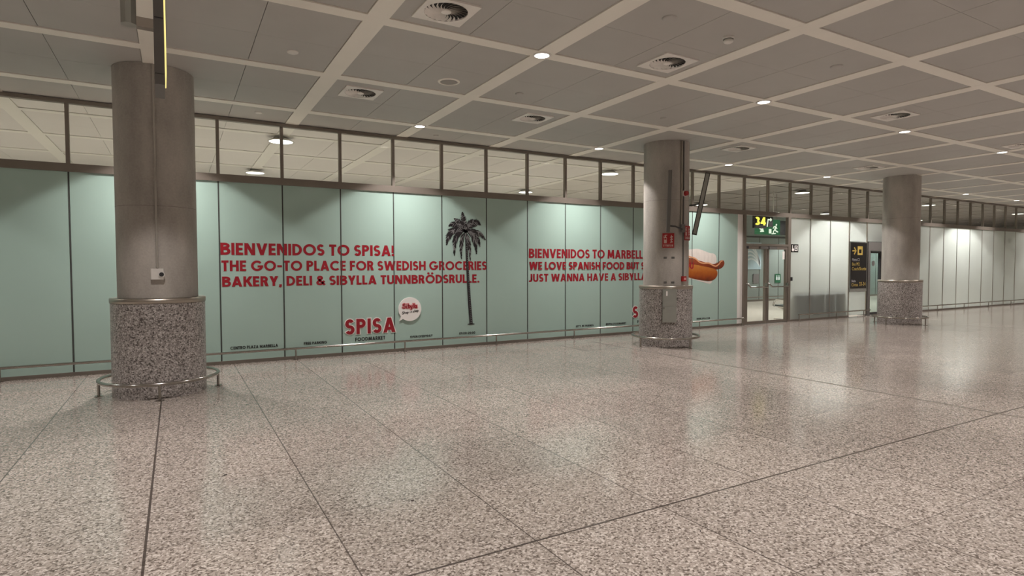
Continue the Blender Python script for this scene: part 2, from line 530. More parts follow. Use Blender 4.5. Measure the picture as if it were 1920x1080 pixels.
# ------------------------------------------------------------------ glass wall frame
NM0, NM1 = -12, 44
tn = [10]
def trim(b_, mat, label):
    o_ = b_.obj('trim_%d' % tn[0], M[mat])
    tn[0] += 1
    return tag(o_, label, 'frame', None, 'structure')
trim(MB().box(XL, XR, -0.03, 0.06, ZH0, ZH1), 'frame', 'bronze steel header beam between mint panels and clerestory')
trim(MB().box(XL, XR, -0.03, 0.06, ZC - 0.055, ZC), 'frame', 'bronze steel top rail under the ceiling')
for a, c in ((XL, 13.6), (X0 + 15.02, 18.65), (21.66, XR)):
    trim(MB().box(a, c, -0.012, 0.06, 0.0, 0.052), 'frame', 'bronze steel bottom rail of the glass wall')
for i in range(NM0, NM1):
    x = X0 + i
    trim(MB().box(x - 0.024, x + 0.024, -0.022, 0.05, ZH1, ZC - 0.055), 'frame', 'slim clerestory mullion')
    if i < 13:
        trim(MB().box(x - 0.0085, x + 0.0085, -0.0045, 0.03, 0.052, ZH0), 'gasket', 'dark vertical joint between mint panels')
    if i in (16, 17) or i > 21:
        trim(MB().box(x - 0.011, x + 0.011, 0.004, 0.05, 0.052, ZH0), 'steel', 'slim mullion between frosted panes')
# clerestory panes
for n, i in enumerate(range(NM0, NM1 - 1)):
    x = X0 + i
    o = MB().box(x + 0.024, x + 0.976, 0.012, 0.02, ZH1, ZC - 0.055).obj('window_%d' % (n + 1), M['glass'])
    tag(o, 'clear clerestory pane above the header beam of the glass wall', 'window', 'clerestory panes', 'structure')

# mint panels
mint_lab = {
    -1: 'mint panel half hidden behind the left column',
    0: 'mint panel right of the left column, carrying the starts of the left red text lines',
    1: 'mint panel above the small words FREE PARKING',
    2: 'mint panel carrying the large red shop name under the left text',
    3: 'mint panel carrying the white speech bubble',
    4: 'mint panel carrying the black palm tree',
    5: 'blank mint panel between the palm tree and the second text block',
    6: 'mint panel carrying the starts of the right red text lines',
    7: 'mint panel with the small words LET\'S BE FRIENDS at its foot',
    8: 'mint panel just left of the middle column',
    9: 'mint panel mostly hidden behind the middle column, left of the other hidden one',
    10: 'mint panel hidden behind the middle column, right of the other hidden one',
    11: 'mint panel carrying the hot dog picture',
    12: 'last mint panel, beside the double door',
    -2: 'mint panel directly left of the left column',
    -3: 'second mint panel left of the left column',
    -4: 'third mint panel left of the left column',
}
for i in range(-12, 13):
    x = X0 + i
    x1 = x + 0.989 if i < 12 else 13.375
    o = MB().box(x + 0.011, x1, 0.0, 0.03, 0.052, ZH0).obj('advertising_panel', M['mint'])
    tag(o, mint_lab.get(i, 'plain mint panel of the glass wall far left of the left column'), 'panel', 'mint panels of the glass wall')
# opaque dark lining behind the mint panels
tag(MB().box(XL, 13.36, 0.032, 0.058, 0.052, ZH0).obj('wall_back', M['gasket']), 'dark lining wall behind the mint panels', 'wall', kind='structure')

# frosted glass
wn = [60]
def pane(x0, x1, z0, z1, mat, label):
    o = MB().box(x0, x1, 0.012, 0.022, z0, z1).obj('window_%d' % wn[0], M[mat])
    wn[0] += 1
    return tag(o, label, 'window', None, 'structure')
pane(13.40, 13.597, 0.052, ZH0, 'white', 'narrow bright white strip of glass left of the double door')
pane(15.665, 16.626, 0.052, ZH0, 'frost', 'white frosted pane right beside the double door')
pane(16.648, 17.626, 0.052, ZH0, 'frost', 'middle white frosted pane right of the double door')
pane(17.648, 18.615, 0.052, ZH0, 'frost', 'white frosted pane left of the tall black sign')
pane(18.66, 19.60, 2.42, ZH0, 'frost', 'frosted pane above the tall black sign')
pane(18.66, 19.60, 0.052, 0.80, 'frost', 'white frosted pane below the tall black sign')
pane(19.66, 21.60, 2.44, ZH0, 'frost', 'frosted transom above the sliding entrance')
for i in range(21, 43):
    pane(X0 + i + 0.03, X0 + i + 0.989, 0.052, ZH0, 'frost', 'frosted pane right of the sliding entrance')
for x, mt in ((13.388, 'white'), (18.637, 'steel'), (19.63, 'steel')):
    trim(MB().box(x - 0.012, x + 0.022 if x > 18 else x + 0.012, -0.004, 0.05, 0.052, ZH0), mt, 'upright strip of the glass wall')

# ------------------------------------------------------------------ double door
d = thing('door_1', (13.6, 0, 0), 'bronze framed glass double door with push bars', 'door', kind='structure')
f = MB()
for a, c in ((0.0, 0.10), (1.93, 2.055)):
    f.box(a, c, -0.03, 0.07, 0, ZH0)
f.box(0.10, 1.93, -0.03, 0.07, 2.20, 2.262)
f.obj('door_frame', M['frame'], d)
MB().box(0.10, 1.93, 0.018, 0.024, 2.262, ZH0).obj('transom_pane', M['glass'], d)
for k, (a, c) in enumerate(((0.105, 1.005), (1.015, 1.925))):
    l = MB()
    l.box(a, a + 0.075, -0.02, 0.05, 0.008, 2.195)
    l.box(c - 0.075, c, -0.02, 0.05, 0.008, 2.195)
    l.box(a + 0.075, c - 0.075, -0.02, 0.05, 2.11, 2.195)
    l.box(a + 0.075, c - 0.075, -0.02, 0.05, 0.008, 0.085)
    leaf = l.obj('door_leaf', M['frame'], d)
    MB().box(a + 0.075, c - 0.075, 0.012, 0.02, 0.085, 2.11).obj('pane', M['glass'], leaf)
    bar = MB()
    bar.tube([(a + 0.03, -0.02, 1.14), (a + 0.035, -0.075, 1.13), (a + 0.11, -0.10, 1.045)], 0.022, 8)
    bar.tube([(a + 0.10, -0.10, 1.045), (c - 0.05, -0.10, 1.045)], 0.019, 10)
    bar.box(c - 0.075, c - 0.02, -0.10, -0.02, 1.03, 1.15)
    bar.obj('push_bar', M['rail'], leaf)
    MB().box(a + 0.55 if k == 0 else a + 0.02, a + 0.88 if k == 0 else a + 0.36, -0.07, -0.02, 2.12, 2.18).obj('door_closer', M['greyplastic'], leaf)
    if k == 1:
        MB().box(c - 0.2, c - 0.11, 0.006, 0.012, 1.83, 2.06).obj('notice', M['white'], leaf)
    MB().box(a + 0.02, a + 0.10, -0.028, -0.02, 2.12, 2.19).obj('hinge', M['darkplastic'], leaf)

tag(MB().bevbox(15.665, 15.73, -0.05, 0.012, 1.20, 1.31, 0.008).obj('door_button', M['darkplastic']), 'small black push button box on the right post of the double door', 'button')

# sliding entrance at the far right
d = thing('door_2', (19.66, 0, 0), 'dark framed sliding entrance behind the right column', 'door', kind='structure')
f = MB()
f.box(0.0, 0.14, -0.03, 0.30, 0, 2.42)
f.box(1.84, 1.98, -0.03, 0.30, 0, 2.42)
f.box(0.14, 1.84, -0.03, 0.30, 2.14, 2.42)
f.obj('door_frame', M['greyplastic'], d)
for a, c in ((0.16, 0.98), (1.0, 1.82)):
    l = MB()
    l.box(a, a + 0.06, 0.1, 0.16, 0.01, 2.13); l.box(c - 0.06, c, 0.1, 0.16, 0.01, 2.13)
    l.box(a + 0.06, c - 0.06, 0.1, 0.16, 2.06, 2.13); l.box(a + 0.06, c - 0.06, 0.1, 0.16, 0.01, 0.09)
    leaf = l.obj('door_leaf', M['darkplastic'], d)
    MB().box(a + 0.06, c - 0.06, 0.126, 0.134, 0.09, 2.06).obj('pane', M['tint'], leaf)
    MB().cyl(((a + c) / 2, 0), 0.09, 0, 0.004, 24).obj('round_sticker', M['greyplastic'], leaf)
    st = bpy.data.objects[[o.name for o in leaf.children if o.name.startswith('round_sticker')][-1]]
    st.rotation_euler = (PI / 2, 0, 0)
    st.location = (0, 0.12, 1.72)

# ------------------------------------------------------------------ stroke lettering
SW = 0.205
def arc(cx, cy, rx, ry, a0, a1, n=14):
    return [(cx + rx * math.cos(math.radians(a0 + (a1 - a0) * i / n)), cy + ry * math.sin(math.radians(a0 + (a1 - a0) * i / n))) for i in range(n + 1)]

def glyph(ch, s):
    """returns (strokes, parallelograms (xb, xt, width, z0, z1), dots, advance)"""
    h = s / 2
    w = s * 1.12
    S, Pg, D = [], [], []
    def V_(x): S.append([(x, 0), (x, 1)])
    def H_(y, a, c): S.append([(a, y), (c, y)])
    if ch == ' ': return S, Pg, D, 0.20
    if ch in 'AÄ':
        Pg += [(0, 0.39 - w / 2, w, 0, 1), (0.78 - w, 0.39 - w / 2, w, 0, 1)]; H_(0.27, 0.14, 0.64); a = 0.78
    elif ch == 'B':
        V_(h); S.append([(0, 1 - h), (0.30, 1 - h)] + arc(0.30, 0.75, 0.20, 0.25 - h, 90, -90)[1:] + [(0.1, 0.5 + 0.0)])
        S.append([(0.1, 0.5)] + [(0.31, 0.5)] + arc(0.31, 0.25 + h / 2, 0.235, 0.25 - h / 2, 90, -90)[1:] + [(0, h)]); a = 0.62
    elif ch == 'C':
        S.append(arc(0.475, 0.5, 0.475 - h, 0.5 - h, 45, 315, 22)); a = 0.83
    elif ch == 'D':
        V_(h); S.append([(0, 1 - h), (0.24, 1 - h)] + arc(0.24, 0.5, 0.46 - h, 0.5 - h, 90, -90, 18)[1:] + [(0, h)]); a = 0.70
    elif ch == 'E':
        V_(h); H_(1 - h, 0, 0.48); H_(0.5, 0, 0.45); H_(h, 0, 0.48); a = 0.49
    elif ch == 'F':
        V_(h); H_(1 - h, 0, 0.48); H_(0.48, 0, 0.44); a = 0.48
    elif ch == 'G':
        S.append(arc(0.475, 0.5, 0.475 - h, 0.5 - h, 42, 345, 24) + [(0.95 - h, 0.46)]); H_(0.44, 0.52, 0.95); a = 0.95
    elif ch == 'H':
        V_(h); V_(0.68 - h); H_(0.5, 0, 0.68); a = 0.68
    elif ch == 'I':
        V_(h); a = s
    elif ch == 'J':
        S.append([(0.40 - h, 1), (0.40 - h, 0.3)] + arc(0.2 - h + 0.0, 0.20 + h, 0.2, 0.2, 0, -120, 10)); a = 0.40
    elif ch == 'K':
        V_(h); Pg += [(0.10, 0.42, w * 1.15, 0.40, 1), (0.46, 0.16, w * 1.1, 0, 0.62)]; a = 0.64
    elif ch == 'L':
        V_(h); H_(h, 0, 0.45); a = 0.44
    elif ch == 'M':
        Pg += [(0, 0.07, w, 0, 1), (0.46 - w / 2, 0.07, w, 0.12, 1), (0.46 - w / 2, 0.85 - w, w, 0.12, 1), (0.92 - w, 0.85 - w, w, 0, 1)]; a = 0.92
    elif ch == 'N':
        V_(h); V_(0.72 - h); Pg.append((0.72 - w * 1.1, 0, w * 1.1, 0, 1)); a = 0.72
    elif ch in 'OÖ0' :
        rx = 0.475 if ch != '0' else 0.33
        S.append(arc(rx, 0.5, rx - h, 0.5 - h, 0, 360, 30)); a = 2 * rx
        if ch == 'Ö': D += [(0.30, 1.16), (0.68, 1.16)]
    elif ch == 'P':
        V_(h); S.append([(0, 1 - h), (0.30, 1 - h)] + arc(0.30, 0.70, 0.27 - h, 0.30 - h, 90, -90)[1:] + [(0.0, 0.40 + h)]); a = 0.57
    elif ch == 'R':
        V_(h); S.append([(0, 1 - h), (0.30, 1 - h)] + arc(0.30, 0.70, 0.27 - h, 0.30 - h, 90, -90)[1:] + [(0.0, 0.40 + h)])
        Pg.append((0.60 - w, 0.24, w * 1.1, 0, 0.46)); a = 0.61
    elif ch == 'S':
        ry = 0.25 - h / 2
        S.append(arc(0.27, 1 - h - ry, 0.27 - h, ry, 28, 270, 16) + arc(0.27, h + ry, 0.285 - h, ry, 90, -152, 16)[1:]); a = 0.55
    elif ch == 'T':
        V_(0.27); H_(1 - h, 0, 0.54); a = 0.54
    elif ch == 'U':
        S.append([(h, 1), (h, 0.32)] + arc(0.33, 0.33, 0.33 - h, 0.33 - h, 180, 360, 16)[1:] + [(0.66 - h, 1)]); a = 0.66
    elif ch == 'V':
        Pg += [(0.38 - w / 2, 0, w, 0, 1), (0.38 - w / 2, 0.76 - w, w, 0, 1)]; a = 0.76
    elif ch == 'W':
        Pg += [(0.30 - w / 2, 0, w, 0, 1), (0.30 - w / 2, 0.56 - w / 2, w, 0, 1), (0.82 - w / 2, 0.56 - w / 2, w, 0, 1), (0.82 - w / 2, 1.12 - w, w, 0, 1)]; a = 1.12
    elif ch == 'Y':
        S.append([(0.34, 0), (0.34, 0.44)]); Pg += [(0.34 - w / 2, 0, w * 1.05, 0.38, 1), (0.34 - w / 2, 0.68 - w, w * 1.05, 0.38, 1)]; a = 0.68
    elif ch == 'Z':
        H_(1 - h, 0.02, 0.58); H_(h, 0, 0.60); Pg.append((0.0, 0.58 - w * 1.2, w * 1.2, h, 1 - h)); a = 0.60
    elif ch == '&':
        S.append([(0.70, 0.03), (0.20, 0.62)] + arc(0.30, 0.76, 0.15, 0.24 - h, 215, -40, 14) + [(0.20, 0.46)] + arc(0.29, 0.27, 0.21, 0.27 - h, 135, 335, 14) + [(0.66, 0.46)]); a = 0.72
    elif ch == '!':
        S.append([(h, 0.30), (h, 1)]); D.append((h, h * 1.1)); a = s
    elif ch == '.':
        D.append((h, h * 1.1)); a = s * 1.05
    elif ch == ',':
        S.append([(h, 0.17), (h, 0.0), (h * 0.4, -0.14)]); a = s * 1.05
    elif ch == ':':
        D += [(h, 0.15), (h, 0.62)]; a = s
    elif ch == '-':
        H_(0.45, 0.02, 0.40); a = 0.42
    elif ch == '_':
        H_(0.0, 0, 0.45); a = 0.45
    elif ch == "'":
        S.append([(h, 0.70), (h, 1)]); a = s
    elif ch == '@':
        S.append(arc(0.46, 0.46, 0.46 - h * 0.8, 0.50, -50, 290, 24)); S.append(arc(0.46, 0.46, 0.18, 0.2, 0, 360, 14)); S.append([(0.66, 0.66), (0.66, 0.3), (0.84, 0.36)]); a = 0.92
    elif ch == '2':
        S.append(arc(0.28, 0.70, 0.28 - h, 0.30 - h, 165, -35, 12) + [(0.10, h + 0.05)]); H_(h, 0, 0.56); a = 0.56
    elif ch == '9':
        S.append(arc(0.28, 0.69, 0.28 - h, 0.31 - h, 0, 360, 18)); S.append(arc(0.28 - 0.10, 0.60, 0.38 - h, 0.60 - h, 10, -75, 10)); a = 0.58
    elif ch == '3':
        S.append(arc(0.26, 0.74, 0.26 - h, 0.26 - h, 150, -90, 12)); S.append(arc(0.26, 0.27, 0.29 - h, 0.27 - h, 90, -150, 12)); a = 0.56
    elif ch == '4':
        V_(0.42); H_(0.27, 0, 0.60); Pg.append((0.0, 0.42 - w / 2, w, 0.22, 1)); a = 0.60
    else:
        H_(0.5, 0, 0.4); a = 0.4
    return S, Pg, D, a

def stroke_quads(pl, s, grow=0.0):
    """strip of quads along a polyline with mitred joins"""
    P = [Vector(p) for p in pl]
    closed = (P[0] - P[-1]).length < 1e-4
    if closed: P = P[:-1]
    n = len(P)
    if grow and not closed:
        P[0] = P[0] - (P[1] - P[0]).normalized() * grow
        P[-1] = P[-1] + (P[-1] - P[-2]).normalized() * grow
    L_, R_ = [], []
    for i in range(n):
        if closed: d0, d1 = (P[i] - P[i - 1]).normalized(), (P[(i + 1) % n] - P[i]).normalized()
        else:
            d0 = (P[i] - P[i - 1]).normalized() if i > 0 else None
            d1 = (P[i + 1] - P[i]).normalized() if i < n - 1 else None
            d0 = d0 or d1; d1 = d1 or d0
        n0, n1 = Vector((-d0.y, d0.x)), Vector((-d1.y, d1.x))
        m = (n0 + n1)
        if m.length < 1e-6: m = n0
        m.normalize()
        k = (s / 2 + grow) / max(0.45, m.dot(n0))
        L_.append(P[i] + m * k); R_.append(P[i] - m * k)
    q = []
    for i in range(n if closed else n - 1):
        j = (i + 1) % n
        q.append([L_[i], R_[i], R_[j], L_[j]])
    return q

def text_polys(txt, s=SW, gap=0.085, grow=0.0):
    x = 0.0
    out = []
    for ch in txt:
        S, Pg, D, a = glyph(ch, s)
        for k, pl in enumerate(S):
            for q in stroke_quads(pl, s, grow):
                out.append((k, [(p.x + x, p.y) for p in q]))
        for k, (xb, xt, w, z0, z1) in enumerate(Pg):
            g = grow * 1.2
            sl = (xt - xb) / (z1 - z0)
            out.append((len(S) + k, [(x + xb - g - sl * grow, z0 - grow), (x + xb + w + g - sl * grow, z0 - grow), (x + xt + w + g + sl * grow, z1 + grow), (x + xt - g + sl * grow, z1 + grow)]))
        for cx, cy in D:
            r = s * 0.58 + grow
            out.append((7, [(x + cx + r * math.cos(2 * PI * k / 12), cy + r * math.sin(2 * PI * k / 12)) for k in range(12)]))
        x += a + gap
    return out, x - gap

def lettering(name, txt, x0, x1, z0, cap, mat, y0=-0.003, y1=-0.0002, s=SW, parent=None, grow=0.0, shear=0.0, gap=0.085):
    polys, wd = text_polys(txt, s, gap, grow)
    kx = (x1 - x0) / wd
    b_ = MB()
    for lay, p in polys:
        pts = [(x0 + (px + shear * pz) * kx, z0 + pz * cap) for px, pz in p]
        # keep a constant winding
        ar = sum(pts[i][0] * pts[(i + 1) % len(pts)][1] - pts[(i + 1) % len(pts)][0] * pts[i][1] for i in range(len(pts)))
        if ar < 0: pts.reverse()
        b_.slab_xz(pts, y0 - 0.00022 * lay, y1)
    return b_.obj(name, M[mat], parent)

def sign_text(txt, x0, z0, size, mat, y, parent, width=None):
    """built-in font text, lying on a vertical face that looks towards -Y"""
    cu = bpy.data.curves.new('lettering', 'FONT')
    cu.body = txt
    cu.size = size
    cu.extrude = 0.001
    cu.fill_mode = 'BOTH'
    o = bpy.data.objects.new('lettering', cu)
    COL.objects.link(o)
    bpy.context.view_layer.update()
    me = bpy.data.meshes.new_from_object(o.evaluated_get(bpy.context.evaluated_depsgraph_get()))
    COL.objects.unlink(o)
    bpy.data.objects.remove(o)
    wd = max(v.co.x for v in me.vertices) if me.vertices else 1
    k = (width / wd) if width else 1.0
    for v in me.vertices:
        x, z, e = v.co.x * k, v.co.y, v.co.z
        v.co = (x0 + x, y - e, z0 + z)
    me.materials.clear()
    me.materials.append(M[mat])
    o = bpy.data.objects.new('lettering', me)
    COL.objects.link(o)
    if parent is not None: o.parent = parent
    return o

G1 = 'red text lines on the mint wall'
def wall_text(txt, x0, x1, z0, cap, mat, label, group=G1, **kw):
    t_ = thing('wall_lettering', (x0, 0, z0), label, 'lettering', group)
    s_, g_ = kw.get('s', SW), kw.get('gap', 0.085)
    full = text_polys(txt, s_, g_)[1]
    k_ = (x1 - x0) / full
    pos = 0.0
    for wd in txt.split(' '):
        w_ = text_polys(wd, s_, g_)[1]
        lettering('lettering', wd, pos * k_, (pos + w_) * k_, 0.0, cap, mat, parent=t_, **kw)
        pos += w_ + 2 * g_ + 0.20
    return t_
wall_text('BIENVENIDOS TO SPISA!', 0.650, 3.640, 1.835, 0.203, 'red', 'red capitals starting BIENVENIDOS, top line of the left text block')
wall_text('THE GO-TO PLACE FOR SWEDISH GROCERIES', 0.660, 5.640, 1.562, 0.180, 'red', 'red capitals reading THE GO-TO PLACE FOR SWEDISH GROCERIES, middle line of the left block')
wall_text('BAKERY, DELI & SIBYLLA TUNNBRÖDSRULLE.', 0.665, 5.465, 1.300, 0.172, 'red', 'red capitals starting BAKERY, DELI, bottom line of the left text block')
wall_text('BIENVENIDOS TO MARBELLA!', 6.672, 10.20, 1.818, 0.205, 'red', 'red capitals starting BIENVENIDOS, top line of the right text block')
wall_text('WE LOVE SPANISH FOOD BUT SOMETIMES YOU', 6.678, 11.69, 1.562, 0.175, 'red', 'red capitals starting WE LOVE SPANISH FOOD, middle line of the right block', y0=-0.009, y1=-0.0065)
wall_text('JUST WANNA HAVE A SIBYLLA.', 6.678, 10.12, 1.295, 0.175, 'red', 'red capitals starting JUST WANNA HAVE, bottom line of the right text block')

def shop_name(x0, label):
    t_ = thing('shop_name_lettering', (x0, 0, 0.377), label, 'lettering', 'large red shop names on the mint wall')
    lettering('letter_outline', 'SPISA', 0.0, 0.955, 0.0, 0.283, 'white', -0.006, -0.0003, 0.205, t_, grow=0.05, gap=0.12)
    lettering('letters', 'SPISA', 0.0, 0.955, 0.0, 0.283, 'red', -0.010, -0.0082, 0.205, t_, gap=0.12)
shop_name(2.695, 'large red raised shop name with white outline, left of the speech bubble')
shop_name(9.63, 'large red raised shop name with white outline, half hidden by the middle column')

GS = 'small black words along the foot of the mint wall'
for txt, x0, x1, z0, cap, lab in (
        ('CENTRO PLAZA MARBELLA', 0.771, 1.523, 0.238, 0.05, 'small black words CENTRO PLAZA MARBELLA near the wall foot'),
        ('FREE PARKING', 1.961, 2.361, 0.240, 0.047, 'small black words FREE PARKING near the wall foot'),
        ('FOODMARKET', 2.876, 3.447, 0.243, 0.070, 'small black word FOODMARKET under the left red shop name'),
        ('OPEN EVERYDAY', 3.949, 4.418, 0.238, 0.044, 'small black words OPEN EVERYDAY under the speech bubble'),
        ('09:00-20:00', 5.001, 5.365, 0.240, 0.052, 'small black opening hours below the palm tree'),
        ("LET'S BE FRIENDS", 7.936, 8.440, 0.240, 0.042, "small black words LET'S BE FRIENDS near the wall foot"),
        ('@SPISA_FOODMARKET', 8.805, 9.427, 0.240, 0.048, 'small black account name just left of the middle column'),
        ('FOODMARKET', 9.783, 10.37, 0.243, 0.070, 'small black word FOODMARKET under the shop name behind the middle column'),
        ('WWW.SPISA.COM', 11.821, 12.319, 0.232, 0.044, 'small black web address under the hot dog picture')):
    wall_text(txt, x0, x1, z0, cap, 'black', lab, GS, s=0.2, gap=0.12)

# ------------------------------------------------------------------ palm tree print
t = thing('palm_tree_decal', (5.22, 0, 0.44), 'black engraved palm tree printed on the mint wall', 'decal')
def rel(p): return (p[0] - 5.22, p[1] - 0.44)
heart = Vector((5.155, 2.335))
fr = [  # tip, control (world x, z), leaflet length
    ((5.085, 2.735), (5.10, 2.58), 0.075), ((4.905, 2.60), (5.04, 2.56), 0.085), ((4.79, 2.455), (4.93, 2.60), 0.10),
    ((4.735, 2.09), (4.80, 2.54), 0.15), ((4.90, 1.88), (4.88, 2.42), 0.13), ((5.06, 1.80), (5.02, 2.26), 0.10),
    ((5.255, 1.78), (5.24, 2.24), 0.10), ((5.40, 1.915), (5.36, 2.40), 0.13), ((5.48, 2.06), (5.40, 2.42), 0.12),
    ((5.60, 2.20), (5.42, 2.46), 0.12), ((5.49, 2.50), (5.36, 2.66), 0.10), ((5.345, 2.585), (5.24, 2.55), 0.085),
    ((4.84, 2.28), (4.95, 2.52), 0.12), ((5.20, 2.05), (5.18, 2.3), 0.10)]
dark, grey = MB(), MB()
for tip, ctl, ll in fr:
    A, B, C = heart, Vector(ctl), Vector(tip)
    n = 26
    last = None
    for i in range(n + 1):
        u = i / n
        p = A * (1 - u) ** 2 + B * 2 * u * (1 - u) + C * u * u
        tg = ((B - A) * (1 - u) + (C - B) * u).normalized()
        nr = Vector((-tg.y, tg.x))
        if last is not None:
            wdt = 0.012 * (1 - 0.7 * u)
            dark.slab_xz([rel(x) for x in (last + nr * wdt, last - nr * wdt, p - nr * wdt * 0.9, p + nr * wdt * 0.9)], -0.0082, -0.0052)
        last = p
        if i < 3: continue
        for sd in (1, -1):
            ln = ll * (0.45 + 0.75 * math.sin(PI * (0.12 + 0.78 * u))) * random.uniform(0.75, 1.1) * (1 - 0.65 * u ** 3)
            dr = (tg * 0.75 + nr * sd * 0.62 + Vector((0, -0.55))).normalized()
            e = p + dr * ln
            wl = Vector((-dr.y, dr.x)) * random.uniform(0.008, 0.014)
            tgt = grey if random.random() < 0.2 else dark
            jit = random.uniform(0, 0.0022)
            yy = (-0.0094 - jit, -0.0083) if tgt is grey else (-0.0058 - jit, -0.0052)
            k = 0.55 if tgt is grey else 1.0
            tgt.slab_xz([rel(x) for x in (p + wl * k, p - wl * k, p + dr * ln * 0.6 - wl * 0.8 * k, e, p + dr * ln * 0.6 + wl * 0.8 * k)], *yy)
dark.obj('fronds', M['ink'], t)
grey.obj('frond_print', M['inkgrey'], t)
trunk, rings = MB(), MB()
tp = []
for i in range(25):
    u = i / 24
    z = 2.28 - u * (2.28 - 0.45)
    x = 5.165 + 0.105 * u - 0.012 * math.sin(PI * u)
    tp.append((x, z, 0.024 + 0.014 * u))
for i in range(24):
    (x, z, w), (x2, z2, w2) = tp[i], tp[i + 1]
    trunk.slab_xz([rel(q) for q in ((x - w, z), (x2 - w2, z2), (x2 + w2, z2), (x + w, z))], -0.0056, -0.0045)
    for q in range(2):
        zz = z + (z2 - z) * (0.2 + 0.5 * q)
        sh = random.uniform(-0.2, 0.5) * w
        rings.slab_xz([rel(k) for k in ((x - 0.1 * w + sh, zz), (x + 0.75 * w, zz + 0.006), (x + 0.75 * w, zz + 0.016), (x - 0.1 * w + sh, zz + 0.010))], -0.0064, -0.0058)
trunk.slab_xz([rel((5.27 + 0.085 * math.cos(2 * PI * k / 20), 0.447 + 0.013 * math.sin(2 * PI * k / 20))) for k in range(20)], -0.0060, -0.0045)
trunk.obj('trunk', M['ink'], t)
rings.obj('trunk_print', M['inkgrey'], t)

# ------------------------------------------------------------------ speech bubble
t = thing('speech_bubble_sign', (3.945, 0, 0.806), 'round white speech bubble sign with red and black script', 'sign')
pl = []
for k in range(48):
    a = 2 * PI * k / 48 - PI / 2
    pl.append((0.232 * math.cos(a), 0.232 * math.sin(a)))
tail = [(-0.175, -0.145), (-0.205, -0.22), (-0.118, -0.195)]
b = MB()
b.slab_xz(pl, -0.022, -0.0005)
b.slab_xz([(-0.215, -0.225), (-0.09, -0.15), (-0.17, -0.08)], -0.0214, -0.0009)
b.obj('bubble', M['white'], t)
# script strokes, in units of the word box
def script(name, strokes, x0, z0, kx, kz, wdt, mat, y0, y1, grow=0.0, slope=0.0):
    b_ = MB()
    for k, st in enumerate(strokes):
        pts = [(x0 + px * kx, z0 + pz * kz + slope * px * kx) for px, pz in st]
        for q in stroke_quads(pts, wdt, grow):
            qq = [(p.x, p.y) for p in q]
            ar = sum(qq[i][0] * qq[(i + 1) % 4][1] - qq[(i + 1) % 4][0] * qq[i][1] for i in range(4))
            if ar < 0: qq.reverse()
            b_.slab_xz(qq, y0 - 0.00012 * k, y1)
    return b_.obj(name, M[mat], t)
word = [
    arc(0.09, 0.76, 0.08, 0.22, 40, 260, 8) + arc(0.07, 0.28, 0.10, 0.26, 80, -170, 8),            # S
    [(0.25, 0.62), (0.25, 0.05), (0.30, 0.0)], [(0.25, 0.86), (0.25, 0.97)],                      # i
    [(0.37, 1.0), (0.37, 0.05)] + arc(0.43, 0.30, 0.07, 0.28, -120, 140, 8),                       # b
    [(0.54, 0.60), (0.57, 0.1), (0.63, 0.12)], [(0.65, 0.60), (0.62, -0.10), (0.54, -0.35)],       # y
    [(0.72, 1.0), (0.72, 0.0)], [(0.80, 1.0), (0.80, 0.0)],                                       # ll
    arc(0.90, 0.30, 0.05, 0.28, 60, 420, 10), [(0.97, 0.60), (0.97, 0.05), (1.0, 0.0)]]            # a
script('red_outline', word, -0.145, 0.022, 0.29, 0.085, 0.016, 'pink', -0.0235, -0.0222, 0.014)
script('red_word', word, -0.145, 0.022, 0.29, 0.085, 0.017, 'red', -0.0275, -0.0252)
line2 = [
    arc(0.06, 0.75, 0.05, 0.25, 30, 260, 6) + arc(0.04, 0.25, 0.06, 0.25, 80, -170, 6), [(0.13, 1.0), (0.12, 0.0)], [(0.12, 0.45), (0.18, 0.55), (0.19, 0.0)],
    arc(0.25, 0.28, 0.03, 0.26, 0, 360, 8), [(0.32, 0.6), (0.31, -0.4)], arc(0.345, 0.28, 0.03, 0.26, 140, -140, 8),
    [(0.48, 0.55), (0.48, 0.0)], [(0.54, 0.55), (0.54, 0.0)], [(0.54, 0.4), (0.59, 0.55), (0.60, 0.0)],
    arc(0.70, 0.42, 0.025, 0.13, 30, 260, 6) + arc(0.695, 0.14, 0.03, 0.13, 80, -170, 6), [(0.77, 1.0), (0.76, 0.0)], [(0.76, 0.4), (0.81, 0.55), (0.82, 0.0)],
    arc(0.87, 0.28, 0.03, 0.26, 0, 360, 8), [(0.94, 0.6), (0.93, -0.4)], arc(0.965, 0.28, 0.03, 0.26, 140, -140, 8)]
script('black_word', line2, -0.16, -0.095, 0.33, 0.048, 0.009, 'ink', -0.024, -0.0222, 0.0, 0.13)

# ------------------------------------------------------------------ hot dog print
t = thing('hot_dog_decal', (11.7, 0, 1.6), 'large hot dog picture printed on the mint wall right of the middle column', 'decal')
def hp(pts): return [(x - 11.7, z - 1.6) for x, z in pts]
def fan(b_, pts, y0, y1):
    pts = hp(pts)
    ar = sum(pts[i][0] * pts[(i + 1) % len(pts)][1] - pts[(i + 1) % len(pts)][0] * pts[i][1] for i in range(len(pts)))
    if ar < 0: pts.reverse()
    b_.slab_xz(pts, y0, y1)
def smooth(pts, it=2):
    for _ in range(it):
        o = []
        n = len(pts)
        for i in range(n):
            a, c = pts[i], pts[(i + 1) % n]
            o.append((a[0] * 0.75 + c[0] * 0.25, a[1] * 0.75 + c[1] * 0.25)); o.append((a[0] * 0.25 + c[0] * 0.75, a[1] * 0.25 + c[1] * 0.75))
        pts = o
    return pts
zs = 1.008
b = MB()
fan(b, smooth([(10.95, 2.20), (11.45, 2.06), (11.64, 2.075), (11.76, 2.09), (11.90, 2.085), (12.31, 1.975), (12.45, 1.975), (12.55, 1.89), (12.55, 1.70), (12.3, 1.69), (11.6, 1.80), (10.9, 1.95)], 1), -0.0020, -0.0003)
